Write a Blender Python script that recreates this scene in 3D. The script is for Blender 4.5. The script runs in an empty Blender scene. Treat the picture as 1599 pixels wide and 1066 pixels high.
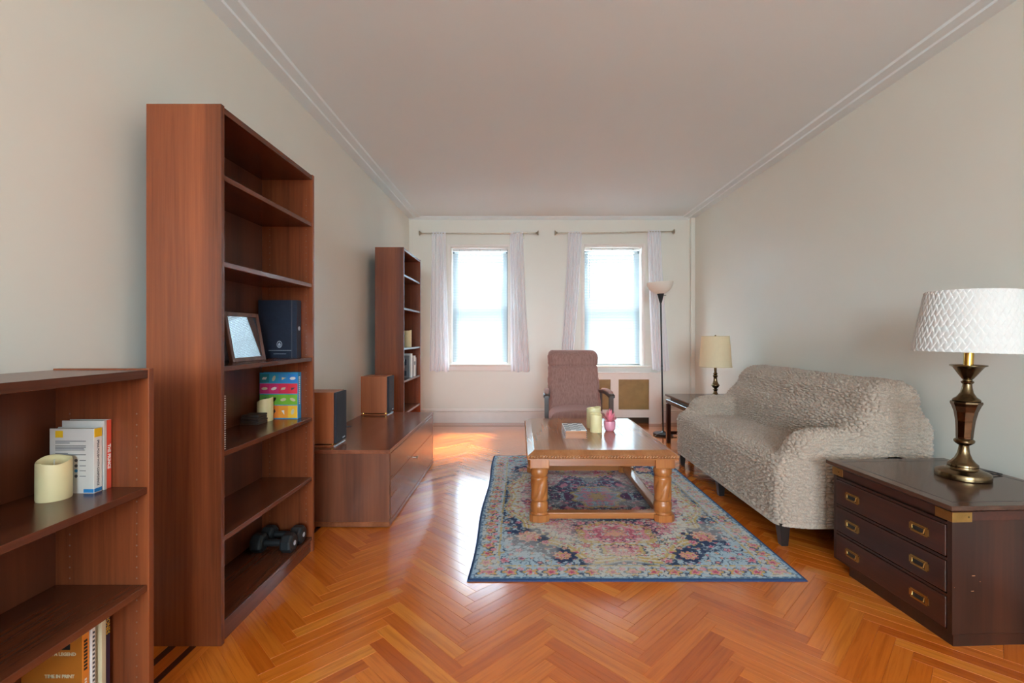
import bpy, bmesh, math, random
import numpy as np
from mathutils import Vector, Matrix, Euler

random.seed(7)
rng = np.random.default_rng(11)
PI = math.pi
scene = bpy.context.scene
COL = scene.collection

# ------------------------------------------------------------------ camera
FPX, VX, VY, HC = 745.0, 812.0, 525.0, 1.154      # focal in px, vanishing point, eye height (image 1599x1066)
cam_d = bpy.data.cameras.new('camera')
cam_d.sensor_fit = 'HORIZONTAL'
cam_d.sensor_width = 36.0
cam_d.lens = 36.0 * FPX / 1599.0
cam_d.shift_x = -(VX - 799.5) / 1599.0
cam_d.shift_y = (VY - 533.0) / 1599.0
cam_d.clip_start = 0.02
cam = bpy.data.objects.new('camera', cam_d)
cam.location = (0, 0, HC)
cam.rotation_euler = (PI / 2, 0, 0)
COL.objects.link(cam)
scene.camera = cam

# ------------------------------------------------------------------ world, light, exposure
SKY = 15.0
world = bpy.data.worlds.new('overcast_sky')
scene.world = world
world.use_nodes = True
wn = world.node_tree
wn.nodes.clear()
wo = wn.nodes.new('ShaderNodeOutputWorld')
wb = wn.nodes.new('ShaderNodeBackground')
wt = wn.nodes.new('ShaderNodeTexCoord')
ws = wn.nodes.new('ShaderNodeSeparateXYZ')
wr = wn.nodes.new('ShaderNodeValToRGB')
wn.links.new(wt.outputs['Generated'], ws.inputs[0])
wn.links.new(ws.outputs['Z'], wr.inputs['Fac'])
wr.color_ramp.elements[0].position = 0.0
wr.color_ramp.elements[0].color = (0.60, 0.71, 0.77, 1)
wr.color_ramp.elements[1].position = 0.12
wr.color_ramp.elements[1].color = (0.79, 0.96, 1.09, 1)
wn.links.new(wr.outputs['Color'], wb.inputs['Color'])
wb.inputs['Strength'].default_value = SKY
wn.links.new(wb.outputs[0], wo.inputs['Surface'])

sun_d = bpy.data.lights.new('sun', 'SUN')
sun_d.energy = 17.0
sun_d.angle = math.radians(9.0)
sun_d.color = (1.0, 0.86, 0.66)
sun = bpy.data.objects.new('sun', sun_d)
sun.location = (0, 12, 14)
sun.rotation_euler = (math.radians(-42), 0, math.radians(-6))
COL.objects.link(sun)

# room limits (metres)
XL, XR, YB, YR, ZC = -1.49, 2.33, 6.40, -4.2, 2.752
WIN1 = (-0.93, -0.155, 0.785, 2.35)
WIN2 = (0.855, 1.645, 0.765, 2.362)
REAR_FILL = [(-1.42, -0.10, 0.85, 2.68), (0.02, 1.38, 0.85, 2.68)]   # unseen windows behind the camera, added and sized to light the room

def portal(x0, x1, z0, z1, y, rot):
    l = bpy.data.lights.new('daylight_portal', 'AREA')
    l.shape = 'RECTANGLE'; l.size = x1 - x0; l.size_y = z1 - z0
    l.cycles.is_portal = True
    o = bpy.data.objects.new('daylight_portal', l)
    o.location = ((x0 + x1) / 2, y, (z0 + z1) / 2)
    o.rotation_euler = rot
    COL.objects.link(o)
for w in (WIN1, WIN2):
    portal(*w, YB + 0.27, (-PI / 2, 0, 0))
for w in REAR_FILL:
    portal(*w, YR - 0.02, (PI / 2, 0, 0))

scene.view_settings.view_transform = 'Standard'
scene.view_settings.look = 'None'
scene.view_settings.gamma = 1.0
scene.view_settings.use_curve_mapping = False
scene.view_settings.exposure = 1.44
cy = scene.cycles
cy.use_denoising = True
cy.max_bounces = 10
cy.diffuse_bounces = 6
cy.glossy_bounces = 4
cy.transparent_max_bounces = 16
cy.caustics_reflective = False
cy.caustics_refractive = False
cy.sample_clamp_indirect = 8.0

# ------------------------------------------------------------------ helpers
ORG = {}

def lin(h):
    if isinstance(h, str):
        h = h.lstrip('#')
        c = [int(h[i:i + 2], 16) / 255 for i in (0, 2, 4)]
    else:
        c = [v / 255 for v in h]
    return tuple(v / 12.92 if v <= 0.04045 else ((v + 0.055) / 1.055) ** 2.4 for v in c) + (1.0,)

def tag(o, label=None, cat=None, group=None, kind=None):
    if label: o['label'] = label
    if cat: o['category'] = cat
    if group: o['group'] = group
    if kind: o['kind'] = kind
    return o

def thing(name, loc, label, cat, group=None, rotz=0.0):
    o = bpy.data.objects.new(name, None)
    o.empty_display_size = 0.05
    o.location = loc
    o.rotation_euler = (0, 0, rotz)
    COL.objects.link(o)
    ORG[o.name] = Vector(loc)
    tag(o, label, cat, group)
    return o

def obj(name, bm, mat, parent=None, loc=None, smooth=False, local=False, uv=None):
    """link a bmesh / mesh built in world coordinates as ONE mesh object (its vertices made relative to its thing)"""
    if isinstance(bm, bmesh.types.BMesh):
        me = bpy.data.meshes.new(name)
        bm.normal_update()
        bm.to_mesh(me)
        bm.free()
    else:
        me = bm
    org = ORG[parent.name] if parent is not None else Vector(loc if loc is not None else (0, 0, 0))
    if not local:
        me.transform(Matrix.Translation(-org))
    o = bpy.data.objects.new(name, me)
    COL.objects.link(o)
    if parent is not None:
        o.parent = parent
    else:
        o.location = org
    ORG[o.name] = org
    if mat is not None:
        me.materials.append(mat)
    if smooth:
        smooth_angle(me, 40 if smooth is True else smooth)
    return o

def smooth_angle(me, deg):
    n = len(me.polygons)
    me.polygons.foreach_set('use_smooth', np.ones(n, dtype=bool))
    b = bmesh.new(); b.from_mesh(me)
    lim = math.radians(deg)
    for e in b.edges:
        if len(e.link_faces) == 2:
            e.smooth = e.calc_face_angle(0) < lim
    b.to_mesh(me); b.free()

def struct(name, bm, mat, parent=None, loc=None, **k):
    o = obj(name, bm, mat, parent, loc, **k)
    if parent is None: o['kind'] = 'structure'
    return o

def single(name, bm, mat, loc, label, cat, group=None, **k):
    return tag(obj(name, bm, mat, None, loc, **k), label, cat, group)

def nb():
    return bmesh.new()

def box(bm, x0, x1, y0, y1, z0, z1, bev=0.0, seg=1, rot=None, cen=None):
    r = bmesh.ops.create_cube(bm, size=1.0)
    vs = r['verts']
    c = Vector(((x0 + x1) / 2, (y0 + y1) / 2, (z0 + z1) / 2))
    bmesh.ops.scale(bm, vec=(x1 - x0, y1 - y0, z1 - z0), verts=vs)
    bmesh.ops.translate(bm, vec=c, verts=vs)
    if bev > 0:
        es = list({e for v in vs for e in v.link_edges})
        rb = bmesh.ops.bevel(bm, geom=es, offset=bev, segments=seg, profile=0.5, affect='EDGES')
        vs = list({v for f in rb['faces'] for v in f.verts} | {v for v in vs if v.is_valid})
    if rot is not None:
        bmesh.ops.rotate(bm, cent=cen if cen is not None else c, matrix=rot, verts=vs)
    return vs

def bx(*a, **k):
    bm = nb(); box(bm, *a, **k); return bm

def lathe(bm, prof, cx=0, cy_=0, seg=32, cap=True, shear=None, n_side=None, rfun=None):
    """rings of (r, z); shear(z) -> dx"""
    rings = []
    for (r, z) in prof:
        ring = []
        for i in range(seg):
            a = 2 * PI * i / seg
            rr = r * (rfun(a, z) if rfun else 1)
            dx = shear(z) if shear else 0
            ring.append(bm.verts.new((cx + dx + rr * math.cos(a), cy_ + rr * math.sin(a), z)))
        rings.append(ring)
    for a, b in zip(rings[:-1], rings[1:]):
        for i in range(seg):
            j = (i + 1) % seg
            bm.faces.new((a[i], a[j], b[j], b[i]))
    if cap:
        bm.faces.new(list(reversed(rings[0])))
        bm.faces.new(rings[-1])
    return rings

def tube(bm, pts, r, seg=8, closed=False):
    pts = [Vector(p) for p in pts]
    n = len(pts)
    rings = []
    up = Vector((0, 0, 1))
    for i, p in enumerate(pts):
        if closed:
            d = pts[(i + 1) % n] - pts[i - 1]
        else:
            d = pts[min(i + 1, n - 1)] - pts[max(i - 1, 0)]
        d.normalize()
        u = up if abs(d.dot(up)) < 0.95 else Vector((1, 0, 0))
        s = d.cross(u).normalized(); t = s.cross(d).normalized()
        rr = r[i] if isinstance(r, (list, tuple)) else r
        rings.append([bm.verts.new(p + rr * (math.cos(2 * PI * k / seg) * s + math.sin(2 * PI * k / seg) * t)) for k in range(seg)])
    m = n if closed else n - 1
    for i in range(m):
        a, b = rings[i], rings[(i + 1) % n]
        for k in range(seg):
            j = (k + 1) % seg
            bm.faces.new((a[k], b[k], b[j], a[j]))
    if not closed:
        bm.faces.new(rings[0]); bm.faces.new(list(reversed(rings[-1])))
    bmesh.ops.recalc_face_normals(bm, faces=bm.faces)

def prism(bm, poly, axis, a0, a1):
    """extrude 2-D polygon along axis ('x': poly=(y,z), 'y': poly=(x,z), 'z': poly=(x,y))"""
    def P(p, a):
        return {'x': (a, p[0], p[1]), 'y': (p[0], a, p[1]), 'z': (p[0], p[1], a)}[axis]
    lo = [bm.verts.new(P(p, a0)) for p in poly]
    hi = [bm.verts.new(P(p, a1)) for p in poly]
    n = len(poly)
    fs = [bm.faces.new(lo), bm.faces.new(hi)]
    for i in range(n):
        j = (i + 1) % n
        fs.append(bm.faces.new((lo[i], lo[j], hi[j], hi[i])))
    bmesh.ops.recalc_face_normals(bm, faces=bm.faces)

def mesh_np(name, V, F):
    me = bpy.data.meshes.new(name)
    V = np.asarray(V, dtype=np.float32); F = np.asarray(F, dtype=np.int32)
    me.vertices.add(len(V)); me.vertices.foreach_set('co', V.ravel())
    k = F.shape[1]
    me.loops.add(F.size); me.loops.foreach_set('vertex_index', F.ravel())
    me.polygons.add(len(F))
    me.polygons.foreach_set('loop_start', np.arange(0, F.size, k, dtype=np.int32))
    me.polygons.foreach_set('loop_total', np.full(len(F), k, dtype=np.int32))
    me.update(calc_edges=True)
    me.polygons.foreach_set('use_smooth', np.ones(len(F), dtype=bool))
    return me

def copy_tree(o, loc, label=None, group=None):
    r = o.copy(); COL.objects.link(r); r.location = loc
    ORG[r.name] = Vector(loc)
    if label: r['label'] = label
    if group: r['group'] = group
    for ch in list(o.children):
        c = ch.copy(); COL.objects.link(c); c.parent = r
        for g in list(ch.children):
            d = g.copy(); COL.objects.link(d); d.parent = c
    return r

_font_cache = {}
def text_mesh(s, size, depth=0.0004, align='CENTER', bold=0.0, xscale=1.0):
    cu = bpy.data.curves.new('lettering', 'FONT')
    cu.body = s; cu.size = size; cu.extrude = depth; cu.align_x = align; cu.align_y = 'CENTER'
    cu.offset = bold; cu.resolution_u = 2
    o = bpy.data.objects.new('lettering', cu)
    COL.objects.link(o)
    dg = bpy.context.evaluated_depsgraph_get()
    me = bpy.data.meshes.new_from_object(o.evaluated_get(dg))
    bpy.data.objects.remove(o); bpy.data.curves.remove(cu)
    if xscale != 1.0: me.transform(Matrix.Diagonal((xscale, 1, 1, 1)))
    return me

def text(s, size, mat, parent, pos, rot, name='lettering', bold=0.0, align='CENTER', xscale=1.0):
    me = text_mesh(s, size, bold=bold, align=align, xscale=xscale)
    me.transform(Matrix.Translation(Vector(pos)) @ rot.to_4x4())
    return obj(name, me, mat, parent)

# orientation of flat lettering: rows are (right, up, normal)
def basis(right, up):
    r = Vector(right).normalized(); u = Vector(up).normalized(); n = r.cross(u)
    return Matrix((r, u, n)).transposed()
FACE_CAM = basis((1, 0, 0), (0, 0, 1))          # on a face looking at the camera (-y)
SPINE_DOWN = basis((0, 0, -1), (0, 1, 0))       # on a face looking to +x, reading downwards

# ------------------------------------------------------------------ node materials
def new_mat(name):
    m = bpy.data.materials.new(name); m.use_nodes = True
    nt = m.node_tree
    b = nt.nodes['Principled BSDF']
    return m, nt, b

def setp(b, rough=0.5, metal=0.0, spec=0.5, coat=0.0, coat_rough=0.1, sheen=0.0):
    b.inputs['Roughness'].default_value = rough
    b.inputs['Metallic'].default_value = metal
    b.inputs['Specular IOR Level'].default_value = spec
    b.inputs['Coat Weight'].default_value = coat
    b.inputs['Coat Roughness'].default_value = coat_rough
    b.inputs['Sheen Weight'].default_value = sheen

def ramp(nt, fac, stops):
    r = nt.nodes.new('ShaderNodeValToRGB')
    el = r.color_ramp.elements
    while len(el) < len(stops): el.new(0.5)
    for e, (p, c) in zip(el, stops):
        e.position = p; e.color = c if len(c) == 4 else lin(c)
    nt.links.new(fac, r.inputs['Fac'])
    return r.outputs['Color']

def noise(nt, vec, scale=5, detail=4, rough=0.55, dist=0.0):
    n = nt.nodes.new('ShaderNodeTexNoise')
    n.inputs['Scale'].default_value = scale; n.inputs['Detail'].default_value = detail
    n.inputs['Roughness'].default_value = rough; n.inputs['Distortion'].default_value = dist
    if vec is not None: nt.links.new(vec, n.inputs['Vector'])
    return n.outputs['Fac']

def mapping(nt, src='Object', scale=(1, 1, 1), loc=(0, 0, 0), rot=(0, 0, 0)):
    tc = nt.nodes.new('ShaderNodeTexCoord'); mp = nt.nodes.new('ShaderNodeMapping')
    mp.inputs['Scale'].default_value = scale; mp.inputs['Location'].default_value = loc
    mp.inputs['Rotation'].default_value = rot
    nt.links.new(tc.outputs[src], mp.inputs['Vector'])
    return mp.outputs['Vector']

def math_n(nt, op, a, b=None):
    n = nt.nodes.new('ShaderNodeMath'); n.operation = op
    for i, v in enumerate((a, b)):
        if v is None: continue
        if isinstance(v, (int, float)): n.inputs[i].default_value = v
        else: nt.links.new(v, n.inputs[i])
    return n.outputs[0]

def mix_c(nt, fac, a, b, mode='MIX'):
    n = nt.nodes.new('ShaderNodeMix'); n.data_type = 'RGBA'; n.blend_type = mode
    for s, v in ((0, fac), (6, a), (7, b)):
        if isinstance(v, (int, float)): n.inputs[s].default_value = v
        elif isinstance(v, tuple): n.inputs[s].default_value = v
        else: nt.links.new(v, n.inputs[s])
    return n.outputs[2]

def bump(nt, b, height, strength=0.2, dist=0.01):
    n = nt.nodes.new('ShaderNodeBump')
    n.inputs['Strength'].default_value = strength; n.inputs['Distance'].default_value = dist
    nt.links.new(height, n.inputs['Height'])
    nt.links.new(n.outputs['Normal'], b.inputs['Normal'])

def plain(name, col, rough=0.5, metal=0.0, spec=0.5, var=0.06, scale=14, bmp=0.0, bscale=200, coat=0.0, sheen=0.0):
    m, nt, b = new_mat(name)
    setp(b, rough, metal, spec, coat, sheen=sheen)
    c = lin(col) if not (isinstance(col, tuple) and len(col) == 4) else col
    v = mapping(nt)
    f = noise(nt, v, scale, 3)
    lo = tuple(x * (1 - var) for x in c[:3]) + (1,); hi = tuple(min(1, x * (1 + var)) for x in c[:3]) + (1,)
    nt.links.new(ramp(nt, f, [(0.3, lo), (0.7, hi)]), b.inputs['Base Color'])
    if bmp: bump(nt, b, noise(nt, v, bscale, 2), bmp, 0.002)
    return m

def wood(name, dark, mid, light, axis='z', rough=0.4, spec=0.5, strips=9.0, coat=0.0, bmp=0.05, src='Object', fine=70, along=2.2):
    """veneer / timber whose grain runs along the axis"""
    m, nt, b = new_mat(name)
    setp(b, rough, 0, spec, coat)
    k = {'x': 0, 'y': 1, 'z': 2}[axis]
    s1 = [strips] * 3; s1[k] = strips * 0.012
    s2 = [fine] * 3; s2[k] = along
    v1 = mapping(nt, src, s1); v2 = mapping(nt, src, s2)
    band = noise(nt, v1, 1.0, 1, 0.3)
    grain = noise(nt, v2, 1.0, 5, 0.6, 0.4)
    f = math_n(nt, 'ADD', math_n(nt, 'MULTIPLY', band, 0.6), math_n(nt, 'MULTIPLY', grain, 0.4))
    nt.links.new(ramp(nt, f, [(0.32, dark), (0.5, mid), (0.68, light)]), b.inputs['Base Color'])
    if bmp: bump(nt, b, grain, bmp, 0.002)
    return m

def metal(name, col, rough=0.25, var=0.12):
    return plain(name, col, rough, 1.0, var=var, scale=30)

M = {}
def mats():
    M['wall'] = plain('wall_paint', (221, 218, 207), 0.38, spec=0.5, var=0.012, scale=1.5, bmp=0.05, bscale=90)
    M['ceil'] = plain('ceiling_paint', (222, 233, 236), 0.8, spec=0.2, var=0.01, scale=1.2)
    M['white'] = plain('white_gloss_paint', (226, 218, 210), 0.4, var=0.02)
    M['cherry_z'] = wood('cherry_veneer_upright', (82, 40, 22), (114, 57, 31), (136, 71, 38), 'z', 0.27, bmp=0.02)
    M['cherry_y'] = wood('cherry_veneer_lengthwise', (68, 34, 21), (94, 48, 29), (112, 59, 36), 'y', 0.23, bmp=0.012)
    M['walnut_z'] = wood('brown_veneer_upright', (82, 44, 28), (104, 58, 37), (120, 68, 43), 'z', 0.35, strips=7)
    M['walnut_y'] = wood('brown_veneer_lengthwise', (98, 56, 40), (126, 73, 51), (142, 85, 60), 'y', 0.2, strips=12)
    M['speaker_wood'] = wood('speaker_cherry', (140, 74, 40), (158, 86, 48), (172, 96, 54), 'z', 0.4, strips=14)
    M['grille_cloth'] = plain('black_grille_cloth', (38, 40, 48), 0.85, var=0.1, bmp=0.3, bscale=900)
    M['brass'] = metal('aged_brass', (176, 142, 84), 0.3)
    M['gold'] = metal('polished_brass', (214, 170, 84), 0.16)
    M['antique'] = metal('antique_brass', (112, 92, 66), 0.22, 0.3)
    M['steel'] = metal('brushed_steel', (190, 186, 178), 0.28)
    M['oak'] = wood('honey_oak', (138, 80, 40), (164, 100, 52), (186, 122, 68), 'x', 0.28, strips=8, bmp=0.12)
    M['oak_y'] = wood('honey_oak_lengthwise', (142, 88, 52), (162, 104, 64), (178, 120, 78), 'y', 0.13, strips=9, bmp=0.06)
    M['oak_z'] = wood('honey_oak_turned', (138, 78, 36), (166, 98, 48), (188, 120, 64), 'z', 0.3, strips=10, bmp=0.12)
    M['mahog'] = wood('dark_mahogany', (30, 16, 11), (47, 24, 16), (64, 33, 20), 'z', 0.3, strips=8)
    M['mahog_x'] = wood('dark_mahogany_front', (40, 21, 16), (60, 31, 23), (80, 40, 27), 'y', 0.3, strips=6)
    M['mahog_top'] = wood('dark_mahogany_top', (58, 38, 30), (76, 50, 38), (90, 60, 46), 'y', 0.16, strips=9, bmp=0.03)
    M['ebony'] = wood('dark_chair_wood', (44, 28, 20), (66, 42, 30), (84, 56, 40), 'z', 0.35, strips=12)
    M['black_leg'] = plain('black_lacquer', (34, 29, 27), 0.35, var=0.15)
    M['black'] = plain('black_metal', (28, 27, 28), 0.38, var=0.1)
    M['rubber'] = plain('dumbbell_rubber', (25, 28, 30), 0.55, var=0.12, bmp=0.1)
    M['wax'] = plain('ivory_wax', (226, 208, 158), 0.5, var=0.03)
    M['wax2'] = plain('pale_yellow_wax', (232, 216, 164), 0.45, var=0.03)
    M['paper'] = plain('page_paper', (216, 208, 190), 0.8, var=0.05)
    M['pot'] = plain('pink_glazed_pot', (226, 150, 170), 0.3, var=0.04)
    M['plantpink'] = plain('pink_succulent_leaf', (238, 132, 150), 0.5, var=0.15, scale=40)
    M['slate'] = plain('slate_coaster', (62, 50, 46), 0.6, var=0.2)
    M['darktrack'] = plain('dark_window_track', (70, 76, 82), 0.5)
    M['sash'] = plain('sash_aluminium', (168, 172, 174), 0.5)
    # fabrics
    m, nt, b = new_mat('seersucker_slipcover'); setp(b, 0.9, spec=0.2, sheen=0.25)
    v = mapping(nt, 'Object', (1, 1, 1))
    f = noise(nt, v, 160, 3)
    nt.links.new(ramp(nt, f, [(0.3, (156, 139, 124)), (0.7, (190, 170, 152))]), b.inputs['Base Color'])
    bump(nt, b, f, 0.5, 0.002)
    M['slip'] = m
    m, nt, b = new_mat('mauve_velvet'); setp(b, 0.85, spec=0.2, sheen=0.6)
    b.inputs['Sheen Tint'].default_value = lin((210, 170, 165))
    f = noise(nt, mapping(nt, 'Object', (85, 85, 5)), 1.0, 3)
    nt.links.new(ramp(nt, f, [(0.3, (142, 104, 95)), (0.7, (168, 128, 118))]), b.inputs['Base Color'])
    bump(nt, b, f, 0.25, 0.003)
    M['velvet'] = m
    # thin white cloth: lets daylight through
    def sheer(name, col, transp, transl):
        m, nt, b = new_mat(name)
        nt.nodes.remove(b)
        out = nt.nodes['Material Output']
        d = nt.nodes.new('ShaderNodeBsdfDiffuse'); t = nt.nodes.new('ShaderNodeBsdfTranslucent'); tr = nt.nodes.new('ShaderNodeBsdfTransparent')
        f = noise(nt, mapping(nt, 'Object', (220, 220, 12)), 1.0, 2)
        c = ramp(nt, f, [(0.3, tuple(v * 0.95 for v in lin(col)[:3]) + (1,)), (0.7, lin(col))])
        nt.links.new(c, d.inputs['Color']); nt.links.new(c, t.inputs['Color'])
        m1 = nt.nodes.new('ShaderNodeMixShader'); m1.inputs[0].default_value = transl
        nt.links.new(d.outputs[0], m1.inputs[1]); nt.links.new(t.outputs[0], m1.inputs[2])
        m2 = nt.nodes.new('ShaderNodeMixShader'); m2.inputs[0].default_value = transp
        nt.links.new(m1.outputs[0], m2.inputs[1]); nt.links.new(tr.outputs[0], m2.inputs[2])
        nt.links.new(m2.outputs[0], out.inputs['Surface'])
        return m
    M['sheer'] = sheer('sheer_white_curtain', (250, 249, 254), 0.18, 0.30)
    M['shade_cream'] = sheer('cream_lamp_shade', (250, 236, 206), 0.0, 0.45)
    M['shade_white'] = sheer('white_quilted_shade', (224, 222, 218), 0.0, 0.15)
    M['slat'] = sheer('white_blind_slat', (180, 188, 192), 0.0, 0.03)
    M['bowl'] = sheer('frosted_white_bowl', (246, 240, 232), 0.0, 0.4)
    # window glass
    m, nt, b = new_mat('window_glass'); nt.nodes.remove(b)
    out = nt.nodes['Material Output']
    g = nt.nodes.new('ShaderNodeBsdfGlossy'); g.inputs['Roughness'].default_value = 0.02
    tr = nt.nodes.new('ShaderNodeBsdfTransparent'); tr.inputs['Color'].default_value = (0.93, 0.96, 0.97, 1)
    fr = nt.nodes.new('ShaderNodeFresnel'); fr.inputs['IOR'].default_value = 1.5
    mx = nt.nodes.new('ShaderNodeMixShader')
    gb = nt.nodes.new('ShaderNodeNewGeometry')
    nt.links.new(math_n(nt, 'MULTIPLY', fr.outputs[0], math_n(nt, 'SUBTRACT', 1.0, gb.outputs['Backfacing'])), mx.inputs[0]); nt.links.new(tr.outputs[0], mx.inputs[1]); nt.links.new(g.outputs[0], mx.inputs[2])
    nt.links.new(mx.outputs[0], out.inputs['Surface'])
    M['glass'] = m
    # herringbone oak boards: tone differs from board to board
    m, nt, b = new_mat('herringbone_oak'); setp(b, 0.2, spec=0.5, coat=0.8, coat_rough=0.16)
    oi = nt.nodes.new('ShaderNodeObjectInfo'); ge = nt.nodes.new('ShaderNodeNewGeometry')
    rnd = math_n(nt, 'FRACT', math_n(nt, 'ADD', oi.outputs['Random'], ge.outputs['Random Per Island']))
    tone = ramp(nt, rnd, [(0.0, (186, 88, 22)), (0.25, (206, 106, 29)), (0.5, (220, 121, 37)), (0.75, (198, 98, 25)), (1.0, (226, 135, 46))])
    tc = nt.nodes.new('ShaderNodeTexCoord')
    cb = nt.nodes.new('ShaderNodeCombineXYZ')
    sp = nt.nodes.new('ShaderNodeSeparateXYZ'); nt.links.new(tc.outputs['UV'], sp.inputs[0])
    off = math_n(nt, 'MULTIPLY', rnd, 37.0)
    nt.links.new(math_n(nt, 'ADD', math_n(nt, 'MULTIPLY', sp.outputs['X'], 3.5), off), cb.inputs['X'])
    nt.links.new(math_n(nt, 'ADD', math_n(nt, 'MULTIPLY', sp.outputs['Y'], 75.0), off), cb.inputs['Y'])
    nt.links.new(off, cb.inputs['Z'])
    gr = noise(nt, cb.outputs[0], 1.0, 5, 0.6, 0.6)
    c = mix_c(nt, 0.55, tone, ramp(nt, gr, [(0.3, (176, 140, 108)), (0.5, (232, 222, 212)), (0.75, (255, 255, 255))]), 'MULTIPLY')
    nt.links.new(c, b.inputs['Base Color'])
    nt.links.new(ramp(nt, gr, [(0.3, (0.20,) * 3 + (1,)), (0.7, (0.13,) * 3 + (1,))]), b.inputs['Roughness'])
    bump(nt, b, gr, 0.10, 0.0015)
    M['floor'] = m
    M['walnut_strip'] = plain('dark_walnut_inlay', (70, 30, 16), 0.25, var=0.2, scale=40)
    # rug: colour of every knot stored in the pile
    m, nt, b = new_mat('rug_pile'); setp(b, 0.95, spec=0.1)
    at = nt.nodes.new('ShaderNodeAttribute'); at.attribute_name = 'knot'
    f = noise(nt, mapping(nt, 'Object'), 420, 2)
    c = mix_c(nt, 0.25, at.outputs['Color'], ramp(nt, f, [(0.3, (120, 120, 120)), (0.7, (255, 255, 255))]), 'MULTIPLY')
    nt.links.new(c, b.inputs['Base Color'])
    bump(nt, b, f, 0.5, 0.003)
    M['rug'] = m
mats()

# ------------------------------------------------------------------ smooth-union solids (surface nets)
def rbox(P, c, h, r):
    q = np.abs(P - np.array(c)) - (np.array(h) - r)
    return np.linalg.norm(np.maximum(q, 0), axis=-1) + np.minimum(q.max(-1), 0) - r

def smin(a, b, k):
    h = np.clip(0.5 + 0.5 * (b - a) / k, 0, 1)
    return b * (1 - h) + a * h - k * h * (1 - h)

def surf_nets(f, lo, hi, h):
    lo = np.array(lo); n = np.ceil((np.array(hi) - lo) / h).astype(int) + 1
    ax = [lo[i] + h * np.arange(n[i]) for i in range(3)]
    G = np.stack(np.meshgrid(*ax, indexing='ij'), -1)
    V = f(G.reshape(-1, 3)).reshape(n)
    S = V < 0
    cn = n - 1
    acc = np.zeros(tuple(cn) + (3,)); cnt = np.zeros(tuple(cn))
    corners = [(i, j, k) for i in (0, 1) for j in (0, 1) for k in (0, 1)]
    sl = lambda c: tuple(slice(c[d], c[d] + cn[d]) for d in range(3))
    for a in corners:
        for d in range(3):
            if a[d]: continue
            b = list(a); b[d] = 1
            va, vb = V[sl(a)], V[sl(tuple(b))]
            m = (va < 0) != (vb < 0)
            t = np.where(m, va / np.where(m, va - vb, 1), 0)
            for e in range(3):
                acc[..., e] += np.where(m, a[e] + (t if e == d else 0), 0)
            cnt += m
    act = cnt > 0
    idx = -np.ones(tuple(cn), dtype=np.int64); idx[act] = np.arange(act.sum())
    base = np.stack(np.nonzero(act), -1)
    P = lo + h * (base + acc[act] / cnt[act][:, None])
    F = []
    for d in range(3):
        e, g = (d + 1) % 3, (d + 2) % 3
        s0 = [slice(None)] * 3; s1 = [slice(None)] * 3
        s0[d] = slice(0, n[d] - 1); s1[d] = slice(1, n[d])
        ch = S[tuple(s0)] != S[tuple(s1)]
        ii = np.stack(np.nonzero(ch), -1)
        ok = (ii[:, e] > 0) & (ii[:, g] > 0) & (ii[:, e] < cn[e]) & (ii[:, g] < cn[g])
        ii = ii[ok]
        def at(de, dg):
            q = ii.copy(); q[:, e] += de; q[:, g] += dg
            return idx[q[:, 0], q[:, 1], q[:, 2]]
        quad = np.stack([at(-1, -1), at(0, -1), at(0, 0), at(-1, 0)], -1)
        ins = S[tuple(s0)][tuple(ii.T)]
        quad[~ins] = quad[~ins][:, ::-1]
        F.append(quad)
    F = np.concatenate(F)
    def grad(P):
        e = h * 0.25
        return np.stack([(f(P + np.eye(3)[i] * e) - f(P - np.eye(3)[i] * e)) / (2 * e) for i in range(3)], -1)
    for _ in range(2):
        g = grad(P); P = P - (f(P)[:, None] * g / np.maximum((g ** 2).sum(-1, keepdims=True), 1e-4)) * 0.9
    g = grad(P); N = g / np.maximum(np.linalg.norm(g, axis=-1, keepdims=True), 1e-6)
    return P, F, N

def vnoise(P, seed=0):
    """smooth value noise in 3-D (numpy)"""
    P = np.asarray(P, dtype=np.float64)
    i = np.floor(P).astype(np.int64); f = P - i; f = f * f * (3 - 2 * f)
    def hsh(a, b, c):
        n = (a * 73856093) ^ (b * 19349663) ^ (c * 83492791) ^ (seed * 2654435761)
        n = (n ^ (n >> 13)) * 1274126177 & 0x7fffffff
        return ((n ^ (n >> 16)) & 0xffff) / 65535.0
    o = 0
    for dx in (0, 1):
        for dy in (0, 1):
            for dz in (0, 1):
                w = (f[..., 0] if dx else 1 - f[..., 0]) * (f[..., 1] if dy else 1 - f[..., 1]) * (f[..., 2] if dz else 1 - f[..., 2])
                o = o + w * hsh(i[..., 0] + dx, i[..., 1] + dy, i[..., 2] + dz)
    return o

# ================================================================== THE ROOM
def wall_y(name, y0, y1, holes, mat):
    """wall across x with rectangular openings (x0,x1,z0,z1)"""
    bm = nb()
    xs = sorted({XL - 0.2, XR + 0.2} | {h[0] for h in holes} | {h[1] for h in holes})
    zs = sorted({-0.1, ZC + 0.1} | {h[2] for h in holes} | {h[3] for h in holes})
    for a, b in zip(xs[:-1], xs[1:]):
        for c, d in zip(zs[:-1], zs[1:]):
            mx, mz = (a + b) / 2, (c + d) / 2
            if any(h[0] < mx < h[1] and h[2] < mz < h[3] for h in holes): continue
            box(bm, a, b, y0, y1, c, d)
    return struct(name, bm, mat)

wall_y('wall_back', YB, YB + 0.26, [WIN1, WIN2], M['wall'])
wall_y('wall_rear', YR - 0.2, YR, REAR_FILL, M['wall'])
struct('wall_left', bx(XL - 0.2, XL, YR, YB, -0.1, ZC + 0.1), M['wall'])
struct('wall_right', bx(XR, XR + 0.2, YR, YB, -0.1, ZC + 0.1), M['wall'])
struct('ceiling', bx(XL - 0.2, XR + 0.2, YR - 0.2, YB + 0.26, ZC, ZC + 0.15), M['ceil'])

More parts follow.
